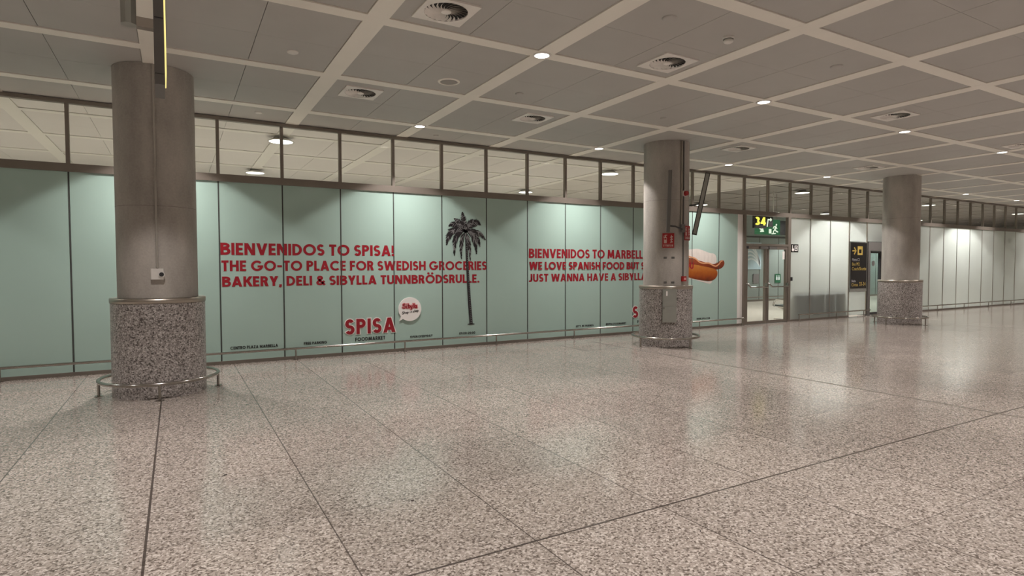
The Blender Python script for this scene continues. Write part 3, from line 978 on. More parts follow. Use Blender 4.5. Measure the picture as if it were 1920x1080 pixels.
fan(b, smooth([(10.85, 1.40), (11.58, 1.36), (12.15, 1.22), (12.42, 1.26), (12.33, 1.155), (12.15, 1.19), (11.60, 1.31), (10.85, 1.36)], 1), -0.0020, -0.0003)
b.obj('paper_wrap', M['paper'], t)
b = MB()
fan(b, smooth([(10.75, 1.95), (11.55, 1.85), (11.80, 1.80), (12.20, 1.72), (12.45, 1.68), (12.62, 1.74), (12.72, 1.80), (12.84, 1.79), (12.87, 1.69), (12.76, 1.575), (12.56, 1.54), (12.3, 1.55), (11.7, 1.62), (10.75, 1.72)], 2), -0.0035, -0.0021)
o = b.obj('sausage', M['sausage'], t)
o.location = (0, 0, 0)
b = MB()
fan(b, smooth([(10.70, 1.78), (11.53, 1.68), (11.73, 1.68), (12.10, 1.625), (12.42, 1.58), (12.58, 1.52), (12.60, 1.40), (12.50, 1.29), (12.34, 1.235), (12.10, 1.25), (11.82, 1.285), (11.55, 1.34), (11.2, 1.40), (10.75, 1.45)], 2), -0.0050, -0.0036)
b.obj('bread_bun', M['bun'], t)
b = MB()
ctrl = [(10.85, 1.93), (11.05, 1.88), (11.25, 1.93), (11.45, 1.90), (11.62, 1.865), (11.76, 1.83), (11.90, 1.745), (12.05, 1.715), (12.25, 1.715), (12.42, 1.655), (12.53, 1.635), (12.64, 1.69), (12.72, 1.765), (12.80, 1.785)]
wv = []
for i in range(len(ctrl) - 1):
    p_, q_ = ctrl[max(0, i - 1)], ctrl[min(len(ctrl) - 1, i + 2)]
    a_, c_ = ctrl[i], ctrl[i + 1]
    for k in range(5):
        u = k / 5
        f_ = [0.5 * (2 * a_[d_] + (c_[d_] - p_[d_]) * u + (2 * p_[d_] - 5 * a_[d_] + 4 * c_[d_] - q_[d_]) * u * u + (3 * a_[d_] - p_[d_] - 3 * c_[d_] + q_[d_]) * u ** 3) for d_ in (0, 1)]
        wv.append((f_[0] - 11.7, f_[1] - 1.6))
for q in stroke_quads(wv, 0.036):
    qq = [(p.x, p.y) for p in q]
    b.slab_xz(qq[::1], -0.0058, -0.0051)
b.obj('sauce_line', M['sauce'], t)
for m_ in ('bun', 'sausage'):
    # object space of the print starts at its own anchor (z - 1.6)
    for nd in M[m_].node_tree.nodes:
        if nd.type == 'MAP_RANGE':
            nd.inputs['From Min'].default_value -= 1.6
            nd.inputs['From Max'].default_value -= 1.6

# ------------------------------------------------------------------ low rails along the wall
def low_rail(x0, x1, posts, label, end_drop=False):
    t_ = thing('bumper_rail', (x0, -0.12, 0), label, 'rail', 'low stainless rails along the glass wall')
    L_ = x1 - x0
    MB().tube([(0, 0, 0.2), (L_, 0, 0.2)], 0.021, 14).obj('rail_tube', M['rail'], t_)
    for px in posts:
        q = MB()
        q.cyl((px - x0, 0), 0.014, 0.008, 0.19, 12)
        q.cyl((px - x0, 0), 0.042, 0.0, 0.008, 20)
        q.obj('post', M['rail'], t_)
low_rail(-11.5, 13.52, [1.8 + 2 * k for k in range(-6, 6)] + [13.45], 'long low stainless rail running along the foot of the mint panels')
low_rail(15.93, 19.66, [15.95, 17.8, 19.3], 'short low stainless rail in front of the white frosted panes')
low_rail(21.9, 40.0, [22 + 2 * k for k in range(9)], 'low stainless rail right of the sliding entrance')
low_rail_far = thing('bumper_rail', (14.0, YB - 0.12, 0), 'low rail along the far wall seen through the double door', 'rail')
MB().tube([(0, 0, 0.2), (16, 0, 0.2)], 0.022, 10).obj('rail_tube', M['frame'], low_rail_far)
for k in range(9):
    MB().cyl((k * 2.0, 0), 0.014, 0.0, 0.19, 8).obj('post', M['frame'], low_rail_far)

# ------------------------------------------------------------------ columns and ring rails
def column(x, y, label, seam):
    t_ = thing('concrete_column', (x, y, 0), label, 'column', 'round concrete columns')
    b_ = MB()
    b_.cyl((0, 0), 0.455, 1.24, ZC + 0.01, 72, caps=False)
    b_.obj('shaft', M['concrete'], t_)
    MB().cyl((0, 0), 0.4558, seam, seam + 0.004, 72, caps=False).obj('cast_joint', M['conc_dark'], t_)
    b_ = MB().cyl((0, 0), 0.535, 0.0, 1.172, 72)
    b_.obj('granite_cladding', M['plinth'], t_)
    b_ = MB()
    b_.lathe((0, 0, 0), [(0.44, 1.236), (0.530, 1.24), (0.543, 1.234), (0.543, 1.178), (0.530, 1.172), (0.44, 1.173)], 72)
    b_.obj('steel_collar', M['steel'], t_)
    return t_
def ring(x, y, label):
    t_ = thing('column_guard_rail', (x, y, 0), label, 'rail', 'ring rails around the columns')
    MB().tube([(0.675 * math.cos(2 * PI * k / 72), 0.675 * math.sin(2 * PI * k / 72), 0.2) for k in range(72)], 0.023, 12, closed=True).obj('rail_ring', M['rail'], t_)
    for k in range(4):
        a = k * PI / 2
        q = MB()
        q.cyl((0.675 * math.cos(a), 0.675 * math.sin(a)), 0.017, 0.008, 0.19, 12)
        q.cyl((0.675 * math.cos(a), 0.675 * math.sin(a)), 0.045, 0.0, 0.008, 20)
        q.obj('post', M['rail'], t_)
for (x, y), w in zip(COLS, ('leftmost', 'middle', 'rightmost')):
    column(x, y, {'leftmost': 'largest concrete column at the left with a granite clad base', 'middle': 'concrete column in the middle carrying red fire signs', 'rightmost': 'concrete column at the far right beside the sliding entrance'}[w], 2.386 if w == 'leftmost' else 2.95)
    ring(x, y, 'stainless ring rail around the foot of the %s column' % w)

def on_col(c, ang, r, z):
    a = math.radians(ang)
    return (c[0] + r * math.cos(a), c[1] + r * math.sin(a), z)

# conduit and socket box of the left column
C1, C2 = COLS[0], COLS[1]
p0 = on_col(C1, -90, 0.472, 0)
t = thing('electrical_conduit', (p0[0], p0[1], 1.5), 'thin pale conduit running down the left column to a box', 'conduit')
MB().tube([(0, 0, 0.12), (0, 0, ZC - 1.505)], 0.013, 10).obj('pipe', M['conduit'], t)
for z in (0.55, 1.2, 1.85, 2.4): MB().box(-0.02, 0.02, -0.004, 0.016, z - 0.012, z + 0.012).obj('clip', M['conduit'], t)
t = thing('socket_box', (p0[0], p0[1], 1.475), 'small white socket box with a black knob on the left column', 'box')
MB().bevbox(-0.07, 0.07, -0.045, 0.02, 0.0, 0.135, 0.008).obj('case', M['plastic'], t)
q = MB().cyl((0, 0), 0.036, 0, 0.02, 24).obj('knob_ring', M['plastic'], t)
q.rotation_euler = (PI / 2, 0, 0); q.location = (0.045, -0.045, 0.062)
q = MB().cyl((0, 0), 0.026, 0, 0.025, 24).obj('knob', M['darkplastic'], t)
q.rotation_euler = (PI / 2, 0, 0); q.location = (0.045, -0.046, 0.062)

# flag sign hanging near the left column
t = thing('hanging_sign', (-0.057, -6.79, 2.713), 'dark flag sign seen edge on with a yellow lit face, top left', 'sign')
t.rotation_euler = (0, 0, math.radians(1.0))
HS = ZC - 2.713
q = MB().box(-0.030, 0.023, 0.0, 0.34, 0.0, 0.062); q.box(-0.031, 0.023, 0.0, 0.34, 0.065, HS - 0.03)
q.obj('case', M['greyplastic'], t)
MB().box(0.023, 0.032, -0.001, 0.34, 0.07, HS - 0.05).obj('lit_face', M['lit_face'], t)
MB().box(-0.026, 0.020, -0.005, 0.0, 0.39, 0.395).obj('clip', M['darkplastic'], t)
MB().box(-0.117, -0.031, 0.02, 0.08, 0.33, 0.385).obj('bracket', M['steel'], t)
MB().bevbox(-0.195, -0.117, 0.0, 0.09, 0.335, HS, 0.025).obj('drop_post', M['lightgrey'], t)

# fittings of the middle column
p0 = on_col(C2, -96, 0.474, 0)
t = thing('electrical_conduit', (p0[0], p0[1], 2.44), 'steel conduit on the middle column beside the red alarm', 'conduit')
MB().tube([(0, 0, 0.0), (0, 0, ZC - 2.445)], 0.017, 10).obj('pipe', M['steel'], t)
MB().bevbox(-0.05, 0.05, -0.06, -0.018, -0.14, 0.02, 0.008).obj('junction_box', M['greyplastic'], t)
p0 = on_col(C2, -88.5, 0.468, 0)
t = thing('cable_trunking', (p0[0], p0[1], 1.40), 'dark narrow cable run down the front of the middle column', 'cable')
MB().box(-0.010, 0.010, -0.008, 0.014, 0.0, ZC - 1.405).obj('trunking', M['greyplastic'], t)
for ang, rr, nm, lab in ((-22, 0.466, 'conduit', 'pale conduit on the right edge of the middle column'), (-30, 0.464, 'darkplastic', 'black cable on the right edge of the middle column')):
    p0 = on_col(C2, ang, rr, 0)
    o = MB().tube([(p0[0], p0[1], 1.25), (p0[0], p0[1], ZC - 0.005)], 0.010, 8).obj('electrical_conduit', M[nm])
    tag(o, lab, 'conduit')

def facing(c, ang, r, z, name, label, cat, group=None):
    """thing on a column; local x runs along the surface, -y points outwards"""
    p = on_col(c, ang, r, z)
    return thing(name, p, label, cat, group, None, math.radians(ang + 90))
# alarm sounder
t = facing(C2, -85.5, 0.460, 3.08, 'fire_alarm_sounder', 'round red fire alarm sounder high on the middle column', 'alarm')
q = MB().cyl((0, 0), 0.066, 0, 0.03, 28).obj('base', M['plastic'], t); q.rotation_euler = (PI / 2, 0, 0)
q = MB().cyl((0, 0), 0.052, 0.03, 0.075, 28, 0.045).obj('dome', M['firered'], t); q.rotation_euler = (PI / 2, 0, 0)
# extinguisher signs
def ext_sign(ang, z, label):
    t_ = facing(C2, ang, 0.462, z, 'fire_extinguisher_sign', label, 'sign', 'red fire extinguisher signs')
    MB().bevbox(-0.115, 0.115, -0.012, -0.004, 0.0, 0.29, 0.002).obj('board', M['firered'], t_)
    q_ = MB()
    q_.slab_xz([(-0.085, 0.095), (-0.030, 0.095), (-0.030, 0.205), (-0.045, 0.225), (-0.070, 0.225), (-0.085, 0.205)], -0.0145, -0.0121)
    q_.slab_xz([(-0.067, 0.225), (-0.048, 0.225), (-0.048, 0.242), (-0.020, 0.250), (-0.020, 0.258), (-0.067, 0.258)], -0.0145, -0.0121)
    q_.slab_xz([(-0.096, 0.20), (-0.090, 0.20), (-0.078, 0.250), (-0.084, 0.252)], -0.0145, -0.0121)
    q_.obj('extinguisher_symbol', M['signwhite'], t_)
    MB().box(-0.078, -0.037, -0.0155, -0.0146, 0.165, 0.195).obj('gauge', M['firered'], t_)
    q_ = MB()
    for k in range(3):
        z_ = 0.10 + 0.05 * k
        q_.slab_xz([(0.030, z_), (0.075, z_ + 0.004), (0.092, z_ + 0.020), (0.070, z_ + 0.036), (0.060, z_ + 0.060), (0.048, z_ + 0.030)], -0.0145, -0.0121)
    q_.obj('flame_symbol', M['signwhite'], t_)
    lettering('lettering', 'EXTINTOR', -0.095, 0.095, 0.025, 0.036, 'signwhite', -0.0145, -0.0121, 0.2, t_)
    MB().box(-0.1, 0.1, -0.0145, -0.0121, 0.070, 0.074).obj('divider_line', M['signwhite'], t_)
ext_sign(-129, 1.995, 'red fire extinguisher sign on the front of the middle column')
ext_sign(-73, 2.15, 'red fire extinguisher sign on the right side of the middle column')
# call point
t = facing(C2, -89, 0.462, 1.33, 'fire_alarm_call_point', 'small red fire alarm call point low on the middle column', 'alarm')
MB().bevbox(-0.048, 0.048, -0.06, 0.0, 0.0, 0.098, 0.006).obj('case', M['firered'], t)
MB().box(-0.026, 0.026, -0.062, -0.0602, 0.026, 0.07).obj('press_glass', M['pink'], t)
# hose cabinet let into the plinth
t = facing(C2, -126.5, 0.537, 0.515, 'fire_cabinet', 'flat grey steel cabinet on the granite base of the middle column', 'cabinet')
MB().bevbox(-0.135, 0.135, -0.025, 0.0, 0.0, 0.66, 0.004).obj('case', M['lightgrey'], t)
lower = MB().box(-0.128, 0.128, -0.034, -0.0255, 0.008, 0.318).obj('door', M['lightgrey'], t)
MB().box(-0.115, -0.10, -0.046, -0.0342, 0.27, 0.31).obj('handle', M['rail'], lower)
MB().box(-0.128, 0.128, -0.034, -0.0255, 0.324, 0.652).obj('door', M['lightgrey'], t)
MB().box(-0.07, -0.04, -0.0362, -0.0342, 0.53, 0.62).obj('label_plate', M['white'], t)

# smudges where fittings were removed
for ang, z, lab in ((-136, 1.78, 'dark rub mark at the left, upper pair, on the middle column'), (-117, 1.78, 'dark rub mark at the right, upper pair, on the middle column'), (-136, 1.285, 'dark rub mark at the left just above the collar of the middle column'), (-117, 1.285, 'dark rub mark at the right just above the collar of the middle column')):
    t = facing(C2, ang, 0.4555, z, 'anchor_plate', lab, 'plate', 'removed fitting marks')
    MB().bevbox(-0.03, 0.03, -0.003, 0.004, 0.0, 0.04, 0.01).obj('plate', M['greyplastic'], t)

# slim panels on brackets beside the middle column
t = thing('slim_display_panel', (8.395, -2.42, 2.30), 'upright slim grey panel standing off the left front of the middle column', 'panel')
t.rotation_euler = (0, math.radians(1.6), math.radians(-45))
MB().bevbox(-0.035, 0.035, -0.06, 0.06, 0.0, 1.2, 0.008).obj('case', M['greyplastic'], t)
MB().tube([(0.03, 0.0, 0.12), (0.14, 0.02, 0.11), (0.27, 0.05, 0.06)], 0.016, 8).obj('bracket', M['darkplastic'], t)
t = thing('slim_display_panel', (9.205, -2.335, 2.27), 'tilted slim grey panel leaning away on the right of the middle column', 'panel')
t.rotation_euler = (0, math.radians(11.5), math.radians(-45))
MB().bevbox(-0.048, 0.048, -0.06, 0.06, 0.0, 1.27, 0.006).obj('case', M['darkplastic'], t)
MB().box(-0.032, 0.032, -0.068, -0.0602, 0.02, 1.25).obj('face', M['lightgrey'], t)
MB().tube([(-0.045, 0.0, 0.63), (-0.12, 0.04, 0.60), (-0.22, 0.10, 0.58)], 0.016, 8).obj('bracket', M['darkplastic'], t)

# ------------------------------------------------------------------ downlights
def spot(name, parent, loc, watt, colr, ang=110, blend=0.15, rad=0.05, focus=0):
    l = bpy.data.lights.new(name, 'SPOT')
    l.energy = watt
    l.color = colr
    l.spot_size = math.radians(ang)
    l.spot_blend = blend
    l.shadow_soft_size = rad
    if focus:
        # reflector lamp: intensity falls off away from the axis (it points straight down)
        l.use_nodes = True
        nt = l.node_tree
        em = [n for n in nt.nodes if n.type == 'EMISSION'][0]
        ge = nt.nodes.new('ShaderNodeNewGeometry')
        sx = nt.nodes.new('ShaderNodeSeparateXYZ')
        ab = nt.nodes.new('ShaderNodeMath'); ab.operation = 'ABSOLUTE'
        pw = nt.nodes.new('ShaderNodeMath'); pw.operation = 'POWER'; pw.inputs[1].default_value = focus
        nt.links.new(ge.outputs['Incoming'], sx.inputs[0])
        nt.links.new(sx.outputs[2], ab.inputs[0])
        nt.links.new(ab.outputs[0], pw.inputs[0])
        nt.links.new(pw.outputs[0], em.inputs['Strength'])
    o = bpy.data.objects.new(name, l)
    COL.objects.link(o)
    o.parent = parent
    o.location = loc
    return o
lamp_lab = {
    (3.8, -1): 'lit round downlight close to the glass wall, above the speech bubble panel',
    (3.8, -5): 'largest lit round downlight, nearest to the viewer in mid ceiling',
    (7.8, -1): 'lit round downlight near the glass wall, just left of the middle column',
    (7.8, -5): 'lit round downlight right of the middle column and nearer the viewer',
    (11.8, -1): 'lit round downlight near the glass wall, just right of the middle column',
    (15.8, -1): 'lit round downlight near the glass wall, above the white frosted panes',
    (11.8, -5): 'lit round downlight on the near row, first one past the upper right diffuser',
    (15.8, -5): 'lit round downlight on the near row, second one past the upper right diffuser',
    (19.8, -5): 'lit round downlight on the near row, third one past the upper right diffuser',
    (19.8, -1): 'lit round downlight along the glass wall, first one beyond the right column',
    (23.8, -1): 'lit round downlight along the glass wall, second one beyond the right column',
    (27.8, -1): 'lit round downlight along the glass wall, third one beyond the right column',
    (31.8, -1): 'lit round downlight along the glass wall, fourth one beyond the right column',
    (23.8, -5): 'lit round downlight on the near row, fourth one past the upper right diffuser',
    (11.8, -9): 'lit round downlight overhead on the third row from the glass wall',
    (-0.2, -1): 'lit round downlight hidden behind the top of the left column',
}
def downlight(x, y, lab, grp):
    t_ = thing('downlight', (x, y, ZC), lab, 'ceiling light', grp)
    MB().lathe((0, 0, 0), [(0.085, -0.004), (0.088, -0.012), (0.105, -0.014), (0.112, -0.006), (0.112, 0.0)], 32).obj('ring', M['lampring'], t_)
    MB().cyl((0, 0), 0.086, -0.0075, -0.005, 32).obj('lens', M['lens'], t_)
    spot('lamp_bulb', t_, (0, 0, -0.075), HALL_W, HALL_COL, focus=3.0)
for i in range(-3, 11):
    for j in range(6):
        x, y = 3.8 + 4 * i, -1.0 - 4 * j
        if x < XL + 0.5 or x > XR - 0.5: continue
        key = (round(x, 1), round(y))
        downlight(x, y, lamp_lab.get(key, 'recessed round downlight of the hall, out of the picture'), 'recessed round downlights of the hall')

# dish lamps of the room behind
for k in range(-1, 5):
    for y, nm in ((1.15, 'front'), (5.4, 'rear')):
        x = 1.8 + 8.05 * k
        lab = {0: 'bright dish lamp behind the left clerestory panes, %s one', 1: 'bright dish lamp behind the clerestory left of the middle column, %s one', 2: 'bright dish lamp behind the clerestory above the double door side, %s one'}.get(k, 'bright dish lamp of the room behind, out of view, %s one') % nm
        t = thing('dish_lamp', (x, y, ZC), lab, 'ceiling light', 'dish lamps in the room behind')
        MB().lathe((0, 0, 0), [(0.215, -0.085), (0.24, -0.09), (0.235, -0.075), (0.12, -0.02), (0.06, 0.0)], 36).obj('shade', M['lampring'], t)
        MB().cyl((0, 0), 0.214, -0.084, -0.080, 36).obj('glow', M['dish'], t)
        spot('lamp_bulb', t, (0, 0, -0.16), BACK_W, BACK_COL, 120, 0.25, 0.15)

# ------------------------------------------------------------------ ceiling fittings
def vent(x, y, lab):
    z0 = ZC + 0.012
    t_ = thing('air_diffuser', (x, y, z0), lab, 'vent', 'square swirl air diffusers')
    n = 40
    o_, i_ = [], []
    for k in range(n):
        a = 2 * PI * k / n
        c, s_ = math.cos(a), math.sin(a)
        m = 0.262 / max(abs(c), abs(s_))
        o_.append((m * c, m * s_)); i_.append((0.215 * c, 0.215 * s_))
    # make square corners exact
    for k in range(n):
        pass
    vv = [(px, py, -0.016) for px, py in o_] + [(px, py, -0.016) for px, py in i_] + [(px, py, 0.0) for px, py in o_] + [(px, py, 0.0) for px, py in i_]
    ff = []
    for k in range(n):
        l = (k + 1) % n
        ff += [(k, l, n + l, n + k), (k, 2 * n + k, 2 * n + l, l), (n + k, n + l, 3 * n + l, 3 * n + k)]
    MB().add(vv, ff).obj('frame', M['grille'], t_)
    MB().cyl((0, 0), 0.214, -0.0022, -0.001, 40).obj('recess', M['void'], t_)
    bl = MB()
    nb = 22
    for k in range(nb):
        a = 2 * PI * k / nb
        pts = []
        for u in range(6):
            r_ = 0.05 + 0.162 * u / 5
            aa = a + 0.55 * (u / 5) ** 1.2
            wd = 0.30 * 2 * PI / nb * (0.95 if u < 5 else 0.9)
            pts.append((r_, aa, wd))
        for u in range(5):
            (r1, a1, w1), (r2_, a2, w2) = pts[u], pts[u + 1]
            q_ = [(r1 * math.cos(a1 - w1), r1 * math.sin(a1 - w1), -0.020), (r2_ * math.cos(a2 - w2), r2_ * math.sin(a2 - w2), -0.020),
                  (r2_ * math.cos(a2 + w2 * 0.5), r2_ * math.sin(a2 + w2 * 0.5), -0.004), (r1 * math.cos(a1 + w1 * 0.5), r1 * math.sin(a1 + w1 * 0.5), -0.004)]
            bl.add(q_, [(0, 1, 2, 3)])
    bl.obj('swirl_blades', M['grille'], t_)
    MB().lathe((0, 0, 0), [(0.0, -0.024), (0.04, -0.022), (0.056, -0.012), (0.056, -0.002)], 24).obj('hub', M['grille'], t_)
for x, y, lab in ((2.35, -2.44, 'square swirl air diffuser above the left text, second from the left strip'),
                  (5.30, -5.52, 'largest square swirl air diffuser, near the top of the photo'),
                  (5.27, -2.42, 'square swirl air diffuser left of the middle column'),
                  (10.42, -2.41, 'square swirl air diffuser right above the middle column top'),
                  (10.45, -5.52, 'square swirl air diffuser at the right edge of the ceiling'),
                  (15.3, -2.40, 'small far square swirl air diffuser left of the right column'),
                  (15.3, -5.52, 'square swirl air diffuser beyond the right edge of the ceiling'),
                  (2.35, -5.52, 'square swirl air diffuser overhead, above the frame'),
                  (-2.8, -2.44, 'square swirl air diffuser left of the left column')):
    vent(x, y, lab)

def disc(name, x, y, r, h, lab, cat, mat='plastic', grp=None):
    z0 = ZC + 0.012
    t_ = thing(name, (x, y, z0), lab, cat, grp)
    MB().lathe((0, 0, 0), [(0.0, -h), (r * 0.7, -h), (r * 0.95, -h * 0.6), (r, -h * 0.2), (r, 0.0)], 28).obj('cover', M[mat], t_)
    return t_
GD = 'small round ceiling sensor covers'
disc('sensor_cover', 1.23, -3.63, 0.065, 0.018, 'small white disc on the ceiling tile at the upper left', 'cover', grp=GD)
disc('sensor_cover', 1.21, -0.56, 0.06, 0.016, 'small pale disc on the ceiling just over the left clerestory', 'cover', grp=GD)
disc('sensor_cover', 4.37, -3.51, 0.06, 0.016, 'small grey disc on the ceiling between the two nearest diffusers', 'cover', 'panel', GD)
disc('sensor_cover', 4.38, -6.48, 0.075, 0.016, 'small grey disc near the top of the photo beside the ceiling smudge', 'cover', 'panel', GD)
disc('sensor_cover', 7.26, -6.46, 0.075, 0.016, 'small grey disc on the ceiling at the upper right', 'cover', 'panel', GD)
disc('sensor_cover', 4.35, -0.42, 0.05, 0.016, 'small dark disc on the ceiling close to the frame above the speech bubble', 'cover', 'panel', GD)
disc('sensor_cover', 7.2, -3.5, 0.055, 0.012, 'small grey disc on the ceiling left above the middle column', 'cover', 'panel', GD)
t = disc('ceiling_speaker', 3.26, -3.51, 0.12, 0.01, 'round flush grey loudspeaker in the ceiling left of centre', 'speaker', 'speaker_mesh')
MB().lathe((0, 0, 0), [(0.12, 0.0), (0.12, -0.010), (0.145, -0.008), (0.15, 0.0)], 32).obj('rim', M['strip'], t)
t = thing('smoke_detector', (5.31, -6.43, ZC + 0.012), 'white domed smoke detector on the ceiling at the upper right of centre', 'detector')
MB().lathe((0, 0, 0), [(0.055, -0.022), (0.062, -0.018), (0.062, 0.0)], 28).obj('base', M['plastic'], t)
MB().lathe((0, 0, 0), [(0.0, -0.066), (0.034, -0.064), (0.05, -0.052), (0.052, -0.036), (0.044, -0.032), (0.044, -0.022)], 28).obj('head', M['plastic'], t)

# ------------------------------------------------------------------ floor joints, hatch, litter
t = thing('trim_1', (7.80, 0, 0), 'metal expansion joint running across the floor past the middle column', 'floor joint', kind='structure')
MB().box(-0.016, 0.004, YF, -2.9, 0.0, 0.0015).obj('joint_strip', M['brass'], t)
MB().box(0.004, 0.016, YF, -0.7, 0.0, 0.0012).obj('joint_gap', M['gasket'], t)
t = thing('floor_hatch', (6.86, -1.865, 0), 'square access hatch in the floor left of the middle column', 'hatch')
q = MB()
q.box(0, 0.90, -0.006, 0.006, 0, 0.0014); q.box(-0.006, 0.006, 0.006, 1.0, 0, 0.0014)
q.box(0.894, 0.906, 0.006, 1.0, 0, 0.0014); q.box(0.006, 0.894, 0.994, 1.006, 0, 0.0014)
q.obj('frame', M['gasket'], t)
MB().box(0.01, 0.89, 0.01, 0.99, 0, 0.0008).obj('cover', M['floor'], t)
for x, y, sx_, sy_, a, lab in ((0.30, -5.88, 0.026, 0.010, 15, 'dark crumpled scrap on the floor at the lower left'),
                               (1.39, -7.09, 0.017, 0.011, 0, 'dark scrap on the floor left of the bottom middle'),
                               (3.30, -8.14, 0.014, 0.006, -40, 'small curved dark scrap right of the bottom joint crossing'),
                               (3.68, -8.52, 0.016, 0.006, 30, 'dark scrap at the lower right, longest of its group'),
                               (3.01, -8.57, 0.010, 0.012, 60, 'dark blot on the floor at the lower right, nearest the frame edge'),
                               (2.75, -8.42, 0.013, 0.005, 20, 'thin dark scrap leftmost of the lower right scatter'),
                               (4.52, -8.32, 0.012, 0.006, -20, 'small dark scrap at the far right of the lower right scatter'),
                               (3.30, -8.42, 0.009, 0.007, 0, 'dot of dark dirt in the middle of the lower right scatter'),
                               (3.95, -8.48, 0.011, 0.005, 10, 'tiny dark scrap right of the longest one at the lower right')):
    b_ = MB()
    n = 11
    pl = []
    for k in range(n):
        rr = random.uniform(0.7, 1.15)
        u, v = sx_ * rr * math.cos(2 * PI * k / n), sy_ * rr * math.sin(2 * PI * k / n)
        ca, sa = math.cos(math.radians(a + 30)), math.sin(math.radians(a + 30))
        pl.append((u * ca - v * sa, u * sa + v * ca))
    vv = [(p_[0], p_[1], 0.0) for p_ in pl] + [(p_[0] * 0.7, p_[1] * 0.7, 0.004) for p_ in pl] + [(0, 0, 0.0055)]
    ff = [(k, (k + 1) % n, n + (k + 1) % n, n + k) for k in range(n)] + [(n + k, n + (k + 1) % n, 2 * n) for k in range(n)]
    b_.add(vv, ff, True)
    tag(b_.obj('dirt_scrap', M['litter'], None, (x, y, 0.0)), lab, 'scrap', 'scraps of dirt on the floor')

# ------------------------------------------------------------------ signs at the right
# tall black wayfinding sign
t = thing('wayfinding_sign', (18.655, 0, 0.81), 'tall black sign with yellow arrow and text beside the sliding entrance', 'sign')
MB().box(0.0, 0.955, -0.02, 0.03, 0.0, 0.105).obj('bottom_rail', M['lightgrey'], t)
MB().box(0.03, 0.935, -0.025, 0.03, 0.105, 1.575).obj('board', M['signblack'], t)
MB().box(0.0, 0.03, -0.02, 0.03, 0.105, 1.6).obj('side_rail', M['lightgrey'], t)
MB().box(0.935, 0.965, -0.02, 0.03, 0.0, 1.6).obj('side_rail', M['lightgrey'], t)
q = MB()
for st in ([(0.11, 1.31), (0.30, 1.31)], [(0.21, 1.42), (0.31, 1.31), (0.21, 1.20)]):
    for qd in stroke_quads(st, 0.045):
        pts = [(p.x, p.y) for p in qd]
        q.slab_xz(pts[::-1], -0.028, -0.0255)
q.obj('arrow', M['signyellow'], t)
q = MB()
q.box(0.40, 0.475, -0.028, -0.0255, 1.18, 1.46); q.box(0.475, 0.64, -0.028, -0.0255, 1.36, 1.46)
q.box(0.62, 0.68, -0.028, -0.0255, 1.18, 1.46); q.box(0.475, 0.62, -0.028, -0.0255, 1.18, 1.235)
q.obj('lift_symbol', M['signyellow'], t)
sign_text('Metro C2', 0.10, 0.985, 0.13, 'signgrey', -0.027, t, 0.42)
sign_text('Bus M2', 0.10, 0.84, 0.14, 'signyellow', -0.027, t, 0.42)
sign_text('Coach/Shuttle', 0.10, 0.685, 0.15, 'signyellow', -0.027, t, 0.80)
sign_text('Belts', 0.09, 0.305, 0.11, 'signgrey', -0.027, t, 0.23)
sign_text('Cintas', 0.09, 0.175, 0.14, 'signyellow', -0.027, t, 0.36)
sign_text('33-34', 0.52, 0.18, 0.18, 'signyellow', -0.027, t, 0.36)

# small access sign by the double door
t = thing('access_sign', (15.70, 0, 2.04), 'small black sign with white wheelchair and lift symbols right of the double door', 'sign')
MB().box(0.0, 0.33, -0.006, 0.012, 0.0, 0.235).obj('board', M['signblack'], t)
q = MB()
q.slab_xz([(0.035 + 0.05 * math.cos(a) + 0.045, 0.075 + 0.045 * math.sin(a)) for a in [2 * PI * k / 16 for k in range(16)]], -0.0085, -0.0062)
q.slab_xz([(0.045, 0.10), (0.075, 0.10), (0.075, 0.17), (0.045, 0.17)], -0.0085, -0.0062)
q.slab_xz([(0.06 + 0.018 * math.cos(a), 0.19 + 0.018 * math.sin(a)) for a in [2 * PI * k / 12 for k in range(12)]], -0.0085, -0.0062)
q.obj('wheelchair_symbol', M['white'], t)
q = MB()
q.box(0.155, 0.295, -0.0085, -0.0062, 0.175, 0.197); q.box(0.155, 0.175, -0.0085, -0.0062, 0.045, 0.175)
q.box(0.275, 0.295, -0.0085, -0.0062, 0.045, 0.175); q.box(0.175, 0.275, -0.0085, -0.0062, 0.045, 0.063)
q.box(0.205, 0.225, -0.0085, -0.0062, 0.085, 0.155); q.box(0.235, 0.25, -0.0085, -0.0062, 0.085, 0.155)
q.obj('lift_symbol', M['white'], t)

# ------------------------------------------------------------------ room behind the door
t = thing('gate_number_sign', (16.60, 2.0, 2.90), 'hanging black sign with lit yellow 34 behind the glass above the double door', 'sign')
MB().box(0.0, 0.60, -0.03, 0.05, 0.0, 0.42).obj('board', M['signblack'], t)
lettering('digits', '34', 0.03, 0.57, 0.10, 0.27, 'lit_yellow', -0.036, -0.031, 0.21, t)
MB().box(0.60, 0.95, -0.02, 0.05, 0.06, 0.42).obj('side_panel', M['signblack'], t)
q = MB()
for st in ([(0.66, 0.06), (0.70, 0.30), (0.86, 0.30)], [(0.82, 0.345), (0.87, 0.30), (0.82, 0.255)]):
    for qd in stroke_quads(st, 0.045): q.slab_xz([(p.x, p.y) for p in qd][::-1], -0.026, -0.021)
q.obj('turn_arrow', M['lit_white'], t)
MB().tube([(0.3, 0.01, 0.42), (0.3, 0.01, ZC + 0.012 - 2.90)], 0.012, 8).obj('rod', M['steel'], t)
t = thing('exit_sign', (17.02, 2.25, 2.72), 'hanging green exit sign with running figure behind the glass above the double door', 'sign')
MB().box(0.0, 1.25, -0.03, 0.04, 0.0, 0.30).obj('board', M['lit_green'], t)
MB().box(0.80, 1.25, -0.03, 0.04, 0.30, 0.52).obj('upper_board', M['lit_green'], t)
MB().box(1.25, 1.55, -0.03, 0.04, 0.0, 0.50).obj('end_case', M['signblack'], t)
